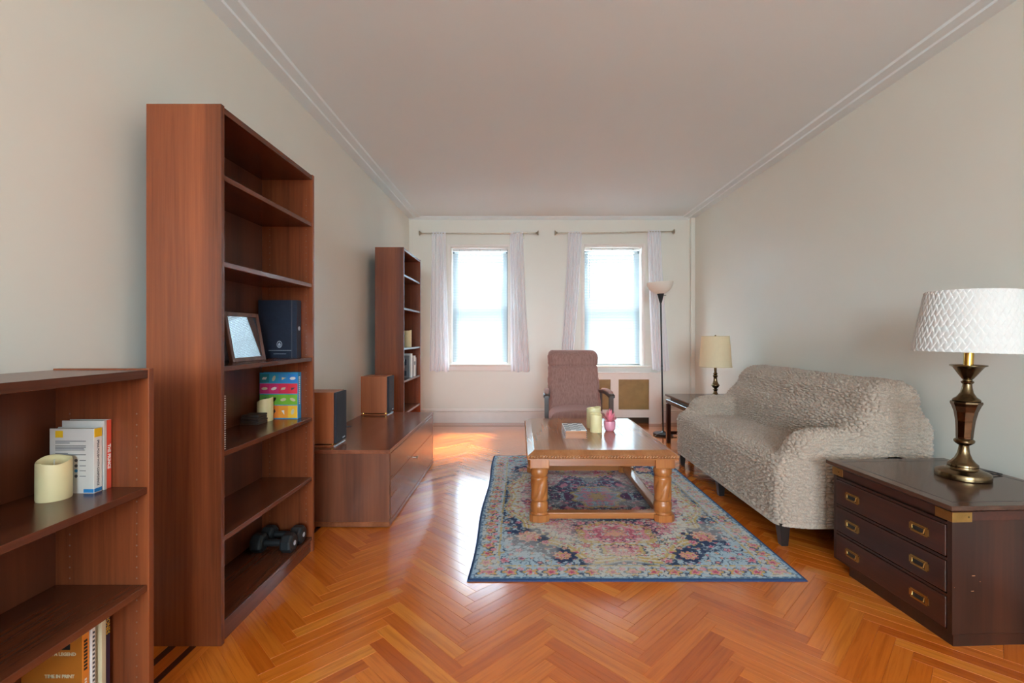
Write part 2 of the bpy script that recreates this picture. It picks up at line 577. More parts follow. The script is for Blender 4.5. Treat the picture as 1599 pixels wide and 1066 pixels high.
# stepped flat moulding round the edge of the ceiling
def ceil_trim(name, a0, a1, axis, wall, s):
    w1, w2 = 0.155, 0.085
    poly = [(wall, ZC - 0.022), (wall + s * w2, ZC - 0.022), (wall + s * (w2 + 0.006), ZC - 0.012),
            (wall + s * w1, ZC - 0.012), (wall + s * (w1 + 0.008), ZC), (wall, ZC)]
    bm = nb(); prism(bm, poly, axis, a0, a1)
    return struct(name, bm, M['ceil'])
ceil_trim('trim_1', YR, YB, 'y', XL, 1)
ceil_trim('trim_2', YR, YB, 'y', XR, -1)
def ceil_trim_back():
    poly = [(YB, ZC - 0.035), (YB - 0.05, ZC - 0.012), (YB - 0.06, ZC), (YB, ZC)]
    bm = nb(); prism(bm, poly, 'x', XL, XR); struct('trim_3', bm, M['ceil'])
ceil_trim_back()
struct('trim_4', bx(XR - 0.055, XR, YB - 0.06, YB, 0.0, ZC, bev=0.006, seg=2), M['wall'])     # boxed-in riser in the corner

def base_profile(w, s):
    return [(w, 0.0), (w + s * 0.022, 0.0), (w + s * 0.022, 0.135), (w + s * 0.016, 0.142), (w + s * 0.026, 0.150),
            (w + s * 0.026, 0.160), (w + s * 0.012, 0.168), (w + s * 0.008, 0.184), (w, 0.184)]
for nm, ax, w, s, a0, a1 in (('baseboard_back', 'x', YB, -1, XL, XR - 0.055), ('baseboard_left', 'y', XL, 1, YR, YB), ('baseboard_right', 'y', XR, -1, YR, YB - 0.06)):
    bm = nb(); prism(bm, base_profile(w, s), ax, a0, a1); struct(nm, bm, M['white'])

# ------------------------------------------------------------------ windows
def make_window(name, W, sill_w):
    x0, x1, z0, z1 = W
    r = bpy.data.objects.new(name, None); r.location = ((x0 + x1) / 2, YB, z0); COL.objects.link(r)
    ORG[r.name] = Vector(r.location); r['kind'] = 'structure'
    c = 0.034
    bm = nb()
    for a in ((x0 - c, x0, z0, z1 + c), (x1, x1 + c, z0, z1 + c), (x0, x1, z1, z1 + c)):
        box(bm, a[0], a[1], YB - 0.014, YB + 0.004, a[2], a[3], bev=0.004)
    obj('casing', bm, M['white'], r)
    bm = nb()                                           # reveals lining the opening
    t = 0.012
    box(bm, x0, x0 + t, YB, YB + 0.2, z0, z1); box(bm, x1 - t, x1, YB, YB + 0.2, z0, z1); box(bm, x0, x1, YB, YB + 0.2, z1 - t, z1)
    obj('jamb_lining', bm, M['white'], r)
    for a, b in ((x0 + t, x0 + t + 0.022), (x1 - t - 0.022, x1 - t)):
        obj('sash_track', bx(a, b, YB + 0.12, YB + 0.2, z0, z1 - t), M['darktrack'], r)
    obj('sill', bx(x0 - sill_w, x1 + sill_w, YB - 0.05, YB + 0.2, z0 - 0.028, z0, bev=0.006, seg=2), M['white'], r)
    obj('apron', bx(x0 - sill_w + 0.015, x1 + sill_w - 0.015, YB - 0.016, YB + 0.002, z0 - 0.095, z0 - 0.028, bev=0.004), M['white'], r)
    zm = z0 + (z1 - z0) * 0.47
    a, b = x0 + t + 0.022, x1 - t - 0.022
    for (ya, yb, za, zb) in ((YB + 0.165, YB + 0.195, zm - 0.02, z1 - t), (YB + 0.128, YB + 0.158, z0, zm + 0.025)):
        bm = nb(); w = 0.045
        box(bm, a, a + w, ya, yb, za, zb); box(bm, b - w, b, ya, yb, za, zb)
        box(bm, a + w, b - w, ya, yb, zb - w, zb); box(bm, a + w, b - w, ya, yb, za, za + w)
        s = obj('sash', bm, M['sash'], r)
        obj('pane', bx(a + w, b - w, (ya + yb) / 2 - 0.002, (ya + yb) / 2 + 0.002, za + w, zb - w), M['glass'], s)
    return r
make_window('window_1', WIN1, 0.05)
make_window('window_2', WIN2, 0.12)
for i, W in enumerate(REAR_FILL):
    x0, x1, z0, z1 = W
    bm = nb(); w = 0.06
    box(bm, x0, x0 + w, YR - 0.14, YR - 0.08, z0, z1); box(bm, x1 - w, x1, YR - 0.14, YR - 0.08, z0, z1)
    box(bm, x0 + w, x1 - w, YR - 0.14, YR - 0.08, z0, z0 + w); box(bm, x0 + w, x1 - w, YR - 0.14, YR - 0.08, z1 - w, z1)
    o = struct('window_%d' % (i + 3), bm, M['white'])  # frame of an added window, out of view, there for its daylight
    obj('pane', bx(x0 + w, x1 - w, YR - 0.112, YR - 0.108, z0 + w, z1 - w), M['glass'], o)

def make_blind(W, label, wand_x):
    x0, x1, z0, z1 = W
    a, b = x0 + 0.022, x1 - 0.022
    if wand_x is None: a = x0 + 0.02
    yc = YB + 0.085
    r = thing('window_blind', ((a + b) / 2, yc, z0 + 0.004), label, 'blind', 'mini blinds in the windows')
    hr = obj('head_rail', bx(a, b, yc - 0.016, yc + 0.016, z1 - 0.044, z1 - 0.013, bev=0.003), M['slat_solid'], r)
    for fx in (0.12, 0.5, 0.88):
        obj('bracket_clip', bx(a + (b - a) * fx - 0.008, a + (b - a) * fx + 0.008, yc - 0.020, yc - 0.015, z1 - 0.036, z1 - 0.022, bev=0.002), M['steel'], hr)
    obj('bottom_rail', bx(a, b, yc - 0.013, yc + 0.013, z0 + 0.006, z0 + 0.020, bev=0.003), M['slat_solid'], r)
    # one curved slat, copied
    prof = []
    for k in range(5):
        u = (k / 4 - 0.5) * 0.025
        prof.append((u, 0.0016 * (1 - (2 * k / 4 - 1) ** 2)))
    ang = math.radians(63)
    pr = [(math.cos(ang) * u - math.sin(ang) * v, math.sin(ang) * u + math.cos(ang) * v) for u, v in prof]
    hw = (b - a) / 2
    V = [(sx * hw, p[0], p[1]) for p in pr for sx in (-1, 1)]
    F = [(2 * k, 2 * k + 1, 2 * k + 3, 2 * k + 2) for k in range(4)]
    me = mesh_np('slat', V, F); me.materials.append(M['slat'])
    n = int((z1 - 0.055 - (z0 + 0.03)) / 0.0213)
    for i in range(n):
        o = bpy.data.objects.new('slat', me); COL.objects.link(o); o.parent = r
        o.location = (0, 0, 0.03 + 0.0213 * i)
        ORG[o.name] = ORG[r.name]
    for fx in (0.12, 0.88):
        bm = nb(); tube(bm, [(a + (b - a) * fx, yc - 0.011, z0 + 0.01), (a + (b - a) * fx, yc - 0.011, z1 - 0.04)], 0.0008, 5)
        obj('ladder_cord', bm, M['slat_solid'], r)
    if wand_x is not None:
        bm = nb(); tube(bm, [(wand_x, yc - 0.024, z1 - 0.05), (wand_x, yc - 0.026, z1 - 0.05 - 0.64)], 0.0035, 6)
        obj('tilt_wand', bm, M['sash'], r)
M['slat_solid'] = plain('white_blind_rail', (226, 228, 228), 0.5, var=0.02)
make_blind(WIN1, 'white mini blind in the window nearest the tall back bookcase', None)
make_blind(WIN2, 'white mini blind with tilt wand in the window above the radiator cover', WIN2[0] + 0.085)

# ------------------------------------------------------------------ curtains and rods
def make_rod(x0, x1, z, label, dz=0.0):
    y = YB - 0.085
    r = thing('curtain_rod', ((x0 + x1) / 2, y, z), label, 'curtain rod', 'curtain rods over the windows')
    bm = nb(); tube(bm, [(x0, y, z), (x0 + (x1 - x0) * 0.3, y, z), (x1, y, z + dz)], 0.0065, 10)
    obj('pole', bm, M['rod'], r, smooth=True)
    for s, x, zz in ((-1, x0, z), (1, x1, z + dz)):
        bm = nb()
        prof = [(0.010, 0.0), (0.013, 0.004), (0.010, 0.010), (0.017, 0.020), (0.030, 0.030), (0.034, 0.036), (0.030, 0.040)]
        lathe(bm, prof, seg=16)
        bm.transform(Matrix.Translation((x, y, zz)) @ Matrix.Rotation(s * PI / 2, 4, 'Y'))
        obj('finial', bm, M['rod'], r, smooth=True)
        xb = x - s * 0.16
        bm = nb(); tube(bm, [(xb, YB, zz - 0.03), (xb, YB - 0.03, zz - 0.03), (xb, y, zz - 0.012)], 0.006, 8)
        box(bm, xb - 0.014, xb + 0.014, YB - 0.006, YB, zz - 0.065, zz - 0.005, bev=0.002)
        obj('bracket', bm, M['rod'], r)
M['rod'] = metal('satin_nickel', (188, 178, 160), 0.35)
make_rod(-1.295, 0.205, 2.520, 'thin satin metal curtain rod over the window by the bookcase', 0.004)
make_rod(0.50, 2.005, 2.524, 'thin satin metal curtain rod over the window by the floor lamp', 0.02)

def make_curtain(xt0, xt1, xb0, xb1, z1, z0, label, seed, pinch=0.0):
    y = YB - 0.085
    nu, nv = 90, 60
    rs = random.Random(seed)
    ph = [rs.uniform(0, 6.28) for _ in range(4)]
    V, F = [], []
    for j in range(nv + 1):
        t = j / nv
        e = t ** 1.3
        a = xt0 + (xb0 - xt0) * e; b = xt1 + (xb1 - xt1) * e
        z = z1 + 0.016 - (z1 + 0.016 - z0) * t
        for i in range(nu + 1):
            u = i / nu
            amp = 0.007 + 0.009 * t
            w = math.sin(u * 2 * PI * 5 + ph[0]) + 0.5 * math.sin(u * 2 * PI * 9 + ph[1] + 2 * t) + 0.3 * math.sin(u * 2 * PI * 3 + ph[2] - t)
            top = max(0.0, 1 - t / 0.02)
            yy = y - 0.004 + w * amp * (1 - 0.5 * top)
            yy = min(yy, YB - 0.03)
            # gathered round the rod at the very top
            V.append((a + (b - a) * u + 0.003 * math.sin(9 * u + ph[3] + 5 * t) * t, yy, z + 0.004 * math.sin(u * 30) * (1 - t) * 0.5 + (0.008 * math.sin(u * 14 + ph[1]) if j == nv else 0)))
    for j in range(nv):
        for i in range(nu):
            q = j * (nu + 1) + i
            F.append((q, q + nu + 1, q + nu + 2, q + 1))
    me = mesh_np('curtain', V, F)
    o = single('curtain', me, M['sheer'], ((xb0 + xb1) / 2, y, z0), label, 'curtain', 'sheer white curtain panels')
k1 = lambda px: (px - 812) / 118.2
make_curtain(k1(674), k1(696), k1(670), k1(701), 2.520, 0.69, 'sheer white curtain panel between the tall back bookcase and its window', 1)
make_curtain(k1(796.5), k1(817), k1(798), k1(827), 2.522, 0.685, 'sheer white curtain panel hanging nearest the middle of the back wall on the left rod', 2)
make_curtain(k1(887.5), k1(909), k1(874), k1(894), 2.524, 0.70, 'sheer white curtain panel falling behind the mauve armchair', 3)
make_curtain(k1(1011.5), k1(1032.5), k1(1020), k1(1047), 2.54, 0.70, 'sheer white curtain panel behind the black floor lamp', 4)

# ------------------------------------------------------------------ radiator cover under window 2
def radiator():
    x0, x1, y0, y1, zt = 0.634, 1.865, 6.30, YB - 0.03, 0.668
    r = thing('radiator_cover', ((x0 + x1) / 2, 6.35, 0), 'white radiator cover with two brown lattice grilles under the window', 'radiator cover')
    g = [(0.795, 1.197), (1.302, 1.705)]
    za, zb = 0.186, 0.585
    bm = nb()
    xs = [x0, g[0][0], g[0][1], g[1][0], g[1][1], x1]
    for i, (a, b) in enumerate(zip(xs[:-1], xs[1:])):
        if i in (1, 3):
            box(bm, a, b, y0, y0 + 0.018, zb, zt); box(bm, a, b, y0, y0 + 0.018, 0.084, za)
        elif i in (0, 4):
            box(bm, a, b, y0, y0 + 0.018, 0.0, zt)
        else:
            box(bm, a, b, y0, y0 + 0.018, 0.084, zt)
    obj('front_panel', bm, M['white'], r)
    obj('top_board', bx(x0 - 0.004, x1 + 0.004, y0 - 0.006, y1, zt, zt + 0.012, bev=0.003), M['white'], r)
    obj('shadow_board', bx(x0 + 0.016, x1 - 0.016, YB - 0.042, YB - 0.036, 0.0, 0.6), M['lattice_back'], r)  # dark board added in place of the shade inside the cover
    for a in (x0, x1 - 0.016):
        obj('side_panel', bx(a, a + 0.016, y0 + 0.018, y1, 0, zt), M['white'], r)
    for a, b in g:
        bm = nb(); p = 0.0135; w = 0.0062
        yy = y0 + 0.022
        for k in range(int(((b - a) + (zb - za)) / p) + 2):
            for s in (1, -1):
                # diagonal wires clipped to the opening
                if s == 1: A = (a + k * p - (zb - za), za); D = (1, 1)
                else: A = (a + k * p, za); D = (-1, 1)
                t0, t1 = 0.0, zb - za
                if D[0] == 1: t0 = max(t0, a - A[0]); t1 = min(t1, b - A[0])
                else: t0 = max(t0, A[0] - b); t1 = min(t1, A[0] - a)
                if t1 - t0 < 0.004: continue
                P = Vector((A[0] + D[0] * t0, yy + 0.002 * s, A[1] + t0)); Q = Vector((A[0] + D[0] * t1, yy + 0.002 * s, A[1] + t1))
                n = Vector((-D[1], 0, D[0])).normalized() * w / 2
                vs = [bm.verts.new(v) for v in (P - n, P + n, Q + n, Q - n)]
                bm.faces.new(vs)
        gr = obj('lattice_grille', bm, M['lattice'], r)
        gr['label'] = 'brown metal lattice grille'
        obj('grille_backing', bx(a - 0.01, b + 0.01, y0 + 0.030, y0 + 0.034, za - 0.01, zb + 0.01), M['lattice_back'], r)
M['lattice'] = plain('brown_lattice_metal', (160, 126, 72), 0.45, var=0.15)
M['lattice_back'] = plain('dark_grille_backing', (66, 48, 28), 0.8)  # also colours the board that stands for shade in the cover
radiator()

# ------------------------------------------------------------------ house across the street, seen between the slats
def neighbour():
    r = bpy.data.objects.new('neighbouring_house', None); r.location = (3, 15, -6); COL.objects.link(r); ORG[r.name] = Vector((3, 15, -6))
    tag(r, 'pale house across the street seen faintly through the blinds', 'building')
    obj('facade', bx(-6.5, 8.0, 15, 21, -6, 1.45), M['facade'], r)
    obj('side_wing', bx(-0.95, -0.3, 14.6, 15.0, -6, 1.9), M['facade_blue'], r)
    obj('parapet', bx(-6.6, 8.1, 14.9, 15.1, 1.45, 1.8), M['facade_blue'], r)
    for x in (-5.2, -3.4, 0.9, 2.5, 4.4):
        for z in (-2.6, -0.6):
            f = obj('window_frame', bx(x - 0.5, x + 0.5, 14.93, 15.02, z - 0.7, z + 0.7), M['facade_blue'], r)
            obj('pane', bx(x - 0.42, x + 0.42, 14.90, 14.94, z - 0.62, z + 0.62), M['glass_dark'], f)
M['facade'] = plain('pale_facade', (232, 232, 228), 0.9, var=0.05)
M['facade_blue'] = plain('blue_grey_facade', (92, 120, 136), 0.9, var=0.05)
M['glass_dark'] = plain('far_window_pane', (90, 120, 140), 0.2, var=0.05)
neighbour()

# ================================================================== HERRINGBONE FLOOR
BW, BL = 0.058, 0.464
FX0, FX1, FY0, FY1 = -1.154, 2.0, YR + 0.33, 6.06
def clip(poly, ax, lim, keep_greater):
    out = []
    for i in range(len(poly)):
        a, b = poly[i], poly[(i + 1) % len(poly)]
        ia = (a[ax] >= lim) == keep_greater or a[ax] == lim
        ib = (b[ax] >= lim) == keep_greater or b[ax] == lim
        if ia: out.append(a)
        if ia != ib:
            t = (lim - a[ax]) / (b[ax] - a[ax])
            out.append((a[0] + t * (b[0] - a[0]), a[1] + t * (b[1] - a[1])))
    return out
def inset(poly, d):
    n = len(poly); out = []
    area = sum(poly[i][0] * poly[(i + 1) % n][1] - poly[(i + 1) % n][0] * poly[i][1] for i in range(n)) / 2
    if area < 0: poly = poly[::-1]
    for i in range(n):
        p0, p1, p2 = Vector(poly[i - 1]), Vector(poly[i]), Vector(poly[(i + 1) % n])
        e1, e2 = (p1 - p0), (p2 - p1)
        if e1.length < 1e-6 or e2.length < 1e-6: out.append(tuple(p1)); continue
        e1.normalize(); e2.normalize()
        n1, n2 = Vector((-e1.y, e1.x)), Vector((-e2.y, e2.x))
        m = n1 + n2
        if m.length < 1e-3: m = n1
        k = d / max(0.3, m.normalized().dot(n1))
        q = p1 + m.normalized() * k
        out.append((q.x, q.y))
    return poly, out
def board_geo(poly, along, org):
    """chamfered board: top face, chamfers, sides; returns verts, faces, uv"""
    poly, _ = inset(poly, 0.00035)
    poly, top = inset(poly, 0.0009)
    n = len(poly)
    al = Vector(along); ac = Vector((-al.y, al.x)); o2 = Vector(org)
    V = [(p[0], p[1], 0.0) for p in top] + [(p[0], p[1], -0.0014) for p in poly] + [(p[0], p[1], -0.008) for p in poly]
    F = [list(range(n))]
    for i in range(n):
        j = (i + 1) % n
        F.append([n + i, n + j, j, i]); F.append([2 * n + i, 2 * n + j, n + j, n + i])
    UV = [((Vector(v[:2]) - o2).dot(al), (Vector(v[:2]) - o2).dot(ac)) for v in V]
    return V, F, UV
def geo_mesh(name, V, F, UV, org=(0, 0)):
    me = bpy.data.meshes.new(name)
    me.from_pydata([(v[0] - org[0], v[1] - org[1], v[2]) for v in V], [], F)
    uvl = me.uv_layers.new(name='UVMap')
    li = np.empty(len(me.loops), dtype=np.int32); me.loops.foreach_get('vertex_index', li)
    uvl.data.foreach_set('uv', np.array(UV, dtype=np.float32)[li].ravel())
    me.materials.append(M['floor'])
    return me

def make_floor():
    fl = struct('floor', bx(XL - 0.2, XR + 0.2, YR - 0.2, YB + 0.2, -0.1, -0.004), M['walnut_strip'])
    s2 = math.sqrt(0.5)
    u_, v_ = Vector((s2, s2)), Vector((-s2, s2))
    X0 = -0.873 + 0.02
    boards = []
    full = {}
    for col in range(-3, 6):
        for k in range(-90, 120):
            for kind in (0, 1):
                su, sv = col * BL, -col * BL
                if kind == 0: ua, ub, va, vb = k * BW, k * BW + BL, k * BW, k * BW + BW
                else: ua, ub, va, vb = k * BW + BL, k * BW + BL + BW, k * BW + BW - BL, k * BW + BW
                ua += su; ub += su; va += sv; vb += sv
                P = [(ua, va), (ub, va), (ub, vb), (ua, vb)]
                P = [u_ * p[0] + v_ * p[1] + Vector((X0, 0.6)) for p in P]
                P = [(p.x, p.y) for p in P]
                xs = [p[0] for p in P]; ys = [p[1] for p in P]
                if max(xs) < FX0 or min(xs) > FX1 or max(ys) < FY0 or min(ys) > FY1: continue
                cut = min(xs) < FX0 or max(xs) > FX1 or min(ys) < FY0 or max(ys) > FY1
                if cut:
                    for ax, lim, g in ((0, FX0, True), (0, FX1, False), (1, FY0, True), (1, FY1, False)):
                        P = clip(P, ax, lim, g)
                        if len(P) < 3: break
                    if len(P) < 3: continue
                    ar = abs(sum(P[i][0] * P[(i + 1) % len(P)][1] - P[(i + 1) % len(P)][0] * P[i][1] for i in range(len(P)))) / 2
                    if ar < 4e-4: continue
                c = (sum(p[0] for p in P) / len(P), sum(p[1] for p in P) / len(P))
                boards.append((P, kind, cut, c))
    # which boards show largest: nearest to the camera, in frame, not under rug or furniture
    hide = [(-1.5, -1.13, 0, 2.6), (-1.5, -0.80, 2.88, 6.0), (1.62, 2.4, 1.75, 2.42), (-0.24, 1.34, 2.26, 4.57), (1.5, 2.4, 2.6, 4.3)]
    def score(b):
        x, y = b[3]
        if y < 1.5: return 1e9
        px, py = 812 + x * 745 / y, 525 + 1.154 * 745 / y
        if px < -30 or px > 1630 or py > 1100: return 1e9
        if any(h[0] < x < h[1] and h[2] < y < h[3] for h in hide): return 1e9
        return y
    boards.sort(key=score)
    near, far = boards[:290], boards[290:]
    for P, kind, cut, c in near:
        al = tuple(u_) if kind == 0 else tuple(v_)
        if not cut:
            if kind not in full:
                full[kind] = geo_mesh('board', *board_geo([(p[0] - c[0], p[1] - c[1]) for p in P], al, (0, 0)))
            me = full[kind]
        else:
            me = geo_mesh('board', *board_geo([(p[0] - c[0], p[1] - c[1]) for p in P], al, (0, 0)))
        o = bpy.data.objects.new('board', me); COL.objects.link(o); o.parent = fl; o.location = (c[0], c[1], 0)
    V, F, UV = [], [], []
    for P, kind, cut, c in far:
        v, f, uv = board_geo(P, tuple(u_) if kind == 0 else tuple(v_), c)
        n = len(V); V += v; UV += uv; F += [[i + n for i in q] for q in f]
    o = bpy.data.objects.new('far_boards', geo_mesh('far_boards', V, F, UV)); COL.objects.link(o); o.parent = fl; o['kind'] = 'stuff'
    # border: boards and dark inlay strips round the herringbone field
    offs = [(0.0, 0.052, 0), (0.052, 0.078, 1), (0.078, 0.128, 0), (0.128, 0.157, 1), (0.157, 0.24, 0), (0.24, 0.34, 0)]
    for a, b, dark in offs:
        strips = [[(FX0 - b, FY0 - b), (FX0 - a, FY0 - a), (FX0 - a, FY1 + a), (FX0 - b, FY1 + b)],
                  [(FX1 + a, FY0 - a), (FX1 + b, FY0 - b), (FX1 + b, FY1 + b), (FX1 + a, FY1 + a)],
                  [(FX0 - a, FY1 + a), (FX1 + a, FY1 + a), (FX1 + b, FY1 + b), (FX0 - b, FY1 + b)]]
        for i, P in enumerate(strips):
            me = geo_mesh('border_strip', *board_geo(P, (0, 1) if i < 2 else (1, 0), (0, 0)))
            if dark: me.materials.clear(); me.materials.append(M['walnut_strip'])
            o = bpy.data.objects.new('border_strip', me); COL.objects.link(o); o.parent = fl
make_floor()

# ================================================================== RUG
def make_rug():
    x0, x1, y0, y1 = -0.25, 1.354, 2.245, 4.585
    nx, ny = 360, 524
    s = np.linspace(x0, x1, nx + 1); t = np.linspace(y0, y1, ny + 1)
    S, T = np.meshgrid(s, t)                     # rows: y
    cx, cyy = (x0 + x1) / 2, (y0 + y1) / 2
    a = np.abs(S - cx); b = np.abs(T - cyy)
    HA, HB = (x1 - x0) / 2, (y1 - y0) / 2
    e = np.minimum(HA - a, HB - b)               # distance to the edge
    P2 = np.stack([S - cx, T - cyy, np.zeros_like(S)], -1)
    PS = np.stack([a, b, np.zeros_like(S)], -1)
    nz = lambda sc, sd, sym=True: vnoise((PS if sym else P2) * sc + 50, sd)
    L = lambda *c: np.array(lin(c)[:3])
    cream, ltblue, blue, navy = L(220, 216, 205), L(172, 196, 210), L(98, 126, 154), L(52, 69, 102)
    gold, pink, rose, plum, peach, green = L(206, 178, 110), L(226, 146, 160), L(196, 92, 116), L(118, 76, 110), L(230, 178, 150), L(120, 146, 130)
    C = np.ones(S.shape + (3,)) * cream
    def paint(mask, col, k=1.0):
        m = np.clip(mask, 0, 1)[..., None] * k
        C[:] = C * (1 - m) + np.asarray(col) * m
    def soft(v, w=0.004): return np.clip(v / w + 0.5, 0, 1)
    # central field outline: scalloped lozenge
    ang = np.arctan2(b / HB, a / HA)
    wob = 0.035 * np.cos(ang * 12) + 0.02 * (nz(9, 3) - 0.5)
    rad = np.hypot(a / 0.62, b / 0.98) + wob
    dn = nz(30, 4); dn2 = nz(55, 5); dn3 = nz(90, 6); big = nz(6, 7)
    corner = rad > 1.0
    paint(corner * 1.0, ltblue, 0.95)
    # scroll twigs
    R = lambda sc, sd: np.abs(nz(sc, sd) - 0.5)
    def vine(region, sc, sd, w, col, k, gate=0.38):
        paint((region & (R(sc, sd) < w) & (nz(sc * 2.3, sd + 60) > gate)) * 1.0, col, k)
    inner = ~corner
    vine(corner, 13, 8, 0.035, navy, 0.95, 0.36); vine(corner, 21, 9, 0.035, navy, 0.85, 0.45); vine(corner, 30, 10, 0.04, blue, 0.85, 0.42); vine(corner, 17, 11, 0.025, gold, 0.7, 0.5)
    vine(inner, 15, 12, 0.022, navy, 0.75, 0.44); vine(inner, 24, 13, 0.028, green, 0.8, 0.45); vine(inner, 33, 14, 0.03, blue, 0.7, 0.5)
    paint((inner & (dn2 > 0.70)) * 1.0, ltblue, 0.6)
    # gold and navy outline of the field
    paint(soft(0.034 - np.abs(rad - 1.0), 0.02) * (dn3 > 0.22), gold, 0.95)
    paint((np.abs(rad - 1.0) < 0.008) * 1.0, cream, 0.8)
    paint(soft(0.03 - np.abs(rad - 1.075), 0.015) * (dn2 > 0.30), navy, 0.95)
    paint(((np.abs(rad - 1.14) < 0.05) & (dn3 > 0.52)) * 1.0, navy, 0.85)
    paint(((np.abs(rad - 0.93) < 0.03) & (dn3 > 0.62)) * 1.0, gold, 0.8)
    # medallion
    tm = np.arctan2(b, a)
    mr = np.hypot(a / 0.36, b / 0.48) + 0.05 * np.cos(tm * 8)
    paint(((mr < 1.55) & (mr > 1.0) & (dn2 > 0.52)) * 1.0, pink, 0.75)
    paint(((mr < 1.45) & (mr > 1.0) & (dn3 > 0.60)) * 1.0, rose, 0.8)
    paint(((mr < 1.35) & (mr > 1.0) & (R(26, 15) < 0.05)) * 1.0, navy, 0.75)
    paint(((mr < 1.0) & (dn3 > 0.20)) * 1.0, navy, 0.85)
    paint(((mr < 0.95) & (dn2 > 0.60)) * 1.0, plum, 0.9); paint(((mr < 0.95) & (R(28, 16) < 0.05)) * 1.0, ltblue, 0.75); paint(((mr < 0.9) & (dn > 0.70)) * 1.0, pink, 0.8)
    paint(((mr < 0.46) & (dn3 > 0.3)) * 1.0, ltblue, 0.7); paint(((mr < 0.38) & (dn2 > 0.42)) * 1.0, pink, 0.8); paint(((mr < 0.16)) * 1.0, gold, 0.7)
    paint(((mr > 0.42) & (mr < 0.50) & (dn3 > 0.3)) * 1.0, gold, 0.8)
    # pendants fore and aft of the medallion
    for b0, rr in ((0.64, 0.15), (0.85, 0.075)):
        pr = np.hypot(a / (rr * 1.35), (b - b0) / rr) + 0.1 * np.cos(np.arctan2(b - b0, a) * 7)
        paint(((pr < 1) & (dn2 > 0.34)) * 1.0, pink, 0.8); paint(((pr < 0.9) & (dn3 > 0.58)) * 1.0, cream, 0.8); paint(((pr < 0.6) & (dn3 > 0.40)) * 1.0, rose, 0.85)
        paint(((pr < 0.3) & (dn3 > 0.3)) * 1.0, peach, 0.9); paint(((pr > 0.95) & (pr < 1.16) & (dn3 > 0.3)) * 1.0, gold, 0.85); paint(((pr > 1.16) & (pr < 1.35) & (dn3 > 0.55)) * 1.0, navy, 0.8)
    # flowers: mirrored four ways
    rs = random.Random(5)
    fl = []
    for _ in range(5000):
        p = (rs.uniform(0.02, HA - 0.155), rs.uniform(0.03, HB - 0.155)); r = rs.choice([0.012, 0.014, 0.018, 0.022, 0.03])
        if all(math.hypot(p[0] - q[0], p[1] - q[1]) > (r + q[2]) * 1.5 for q in fl): fl.append((p[0], p[1], r))
        if len(fl) > 150: break
    for (fa, fb, r) in fl:
        if math.hypot(fa / 0.36, fb / 0.48) < 0.98: continue
        d = np.hypot(a - fa, b - fb); th = np.arctan2(b - fb, a - fa)
        pet = d / (r * (0.80 + 0.2 * np.cos(th * 5 + fa * 40)))
        c1, c2 = rs.choice([(pink, rose), (peach, rose), (pink, plum), (rose, peach), (peach, pink), (pink, rose)])
        paint(((pet < 1.6) & (pet > 1.0) & (dn3 > 0.46)) * 1.0, rs.choice([navy, navy, green, gold]), 0.85)
        paint(((pet < 1.0) & (dn3 > 0.22)) * 1.0, c1, 0.9)
        paint(((pet < 0.55) & (dn3 > 0.35)) * 1.0, c2, 0.9)
    # large corner rosettes
    for fa, fb, r in ((0.50, 0.68, 0.075), (0.33, 0.92, 0.05)):
        d = np.hypot(a - fa, b - fb); th = np.arctan2(b - fb, a - fa); pet = d / (r * (0.88 + 0.12 * np.cos(th * 9)))
        paint(((pet < 1.7) & (pet > 1.02) & (dn2 > 0.30)) * 1.0, navy, 0.92)
        paint(((pet < 1.02) & (dn3 > 0.2)) * 1.0, peach, 0.9); paint(((pet < 0.95) & (dn3 > 0.60)) * 1.0, rose, 0.85)
        paint(((pet < 0.85) & (R(40, 17) < 0.06)) * 1.0, gold, 0.9); paint(((pet < 0.35) & (dn3 > 0.35)) * 1.0, pink, 0.9)
    # border band
    band = (e < 0.135) & (e > 0.030)
    paint(band * 1.0, L(202, 204, 200)); vine(band, 24, 18, 0.06, navy, 0.85, 0.4); vine(band, 33, 19, 0.06, blue, 0.8, 0.42)
    paint((band & (dn2 > 0.66)) * 1.0, ltblue, 0.9)
    along = np.where(HA - a < HB - b, b, a); seg = 0.100
    q = (along + seg / 2) % seg - seg / 2; w = e - 0.075
    th = np.arctan2(w, q); d = np.hypot(q, w * 1.1) / (0.040 * (0.8 + 0.2 * np.cos(5 * th)))
    paint((band & (d < 1.25) & (d > 1) & (dn3 > 0.4)) * 1.0, navy, 0.85)
    paint((band & (d < 1) & (dn3 > 0.20)) * 1.0, L(214, 178, 96), 0.95)
    paint((band & (d < 0.72) & (dn3 > 0.3)) * 1.0, pink, 0.95); paint((band & (d < 0.4) & (dn3 > 0.3)) * 1.0, rose, 0.95)
    q2 = (along) % seg - seg / 2; d2 = np.hypot(q2, e - 0.105) / 0.016
    paint((band & (d2 < 1) & (dn3 > 0.25)) * 1.0, pink, 0.9)
    paint(((np.abs(e - 0.138) < 0.005) & (dn3 > 0.35)) * 1.0, gold, 0.85)
    paint((e < 0.030) * 1.0, blue); paint(((e < 0.030) & (e > 0.014) & (dn3 > 0.50)) * 1.0, L(176, 202, 220), 0.8); paint((e < 0.013) * 1.0, navy)
    # pile speckle
    sp_ = rng.random(S.shape)
    C *= (0.90 + 0.2 * sp_)[..., None]
    # wear: faded patches
    worn = np.clip((nz(7, 21, False) - 0.58) * 2.0, 0, 0.35) * (e > 0.03)
    paint(worn, cream)
    z = np.full(S.shape, 0.009); z += 0.0006 * (vnoise(P2 * 160, 31) - 0.5)
    z[e < 0.004] = 0.004
    X = S.copy(); lf = np.clip((cx - S) / HA, 0, 1) ** 6
    X += lf * 0.007 * np.sin((T - y0) * 5.3)
    V = np.stack([X, T, z], -1).reshape(-1, 3)
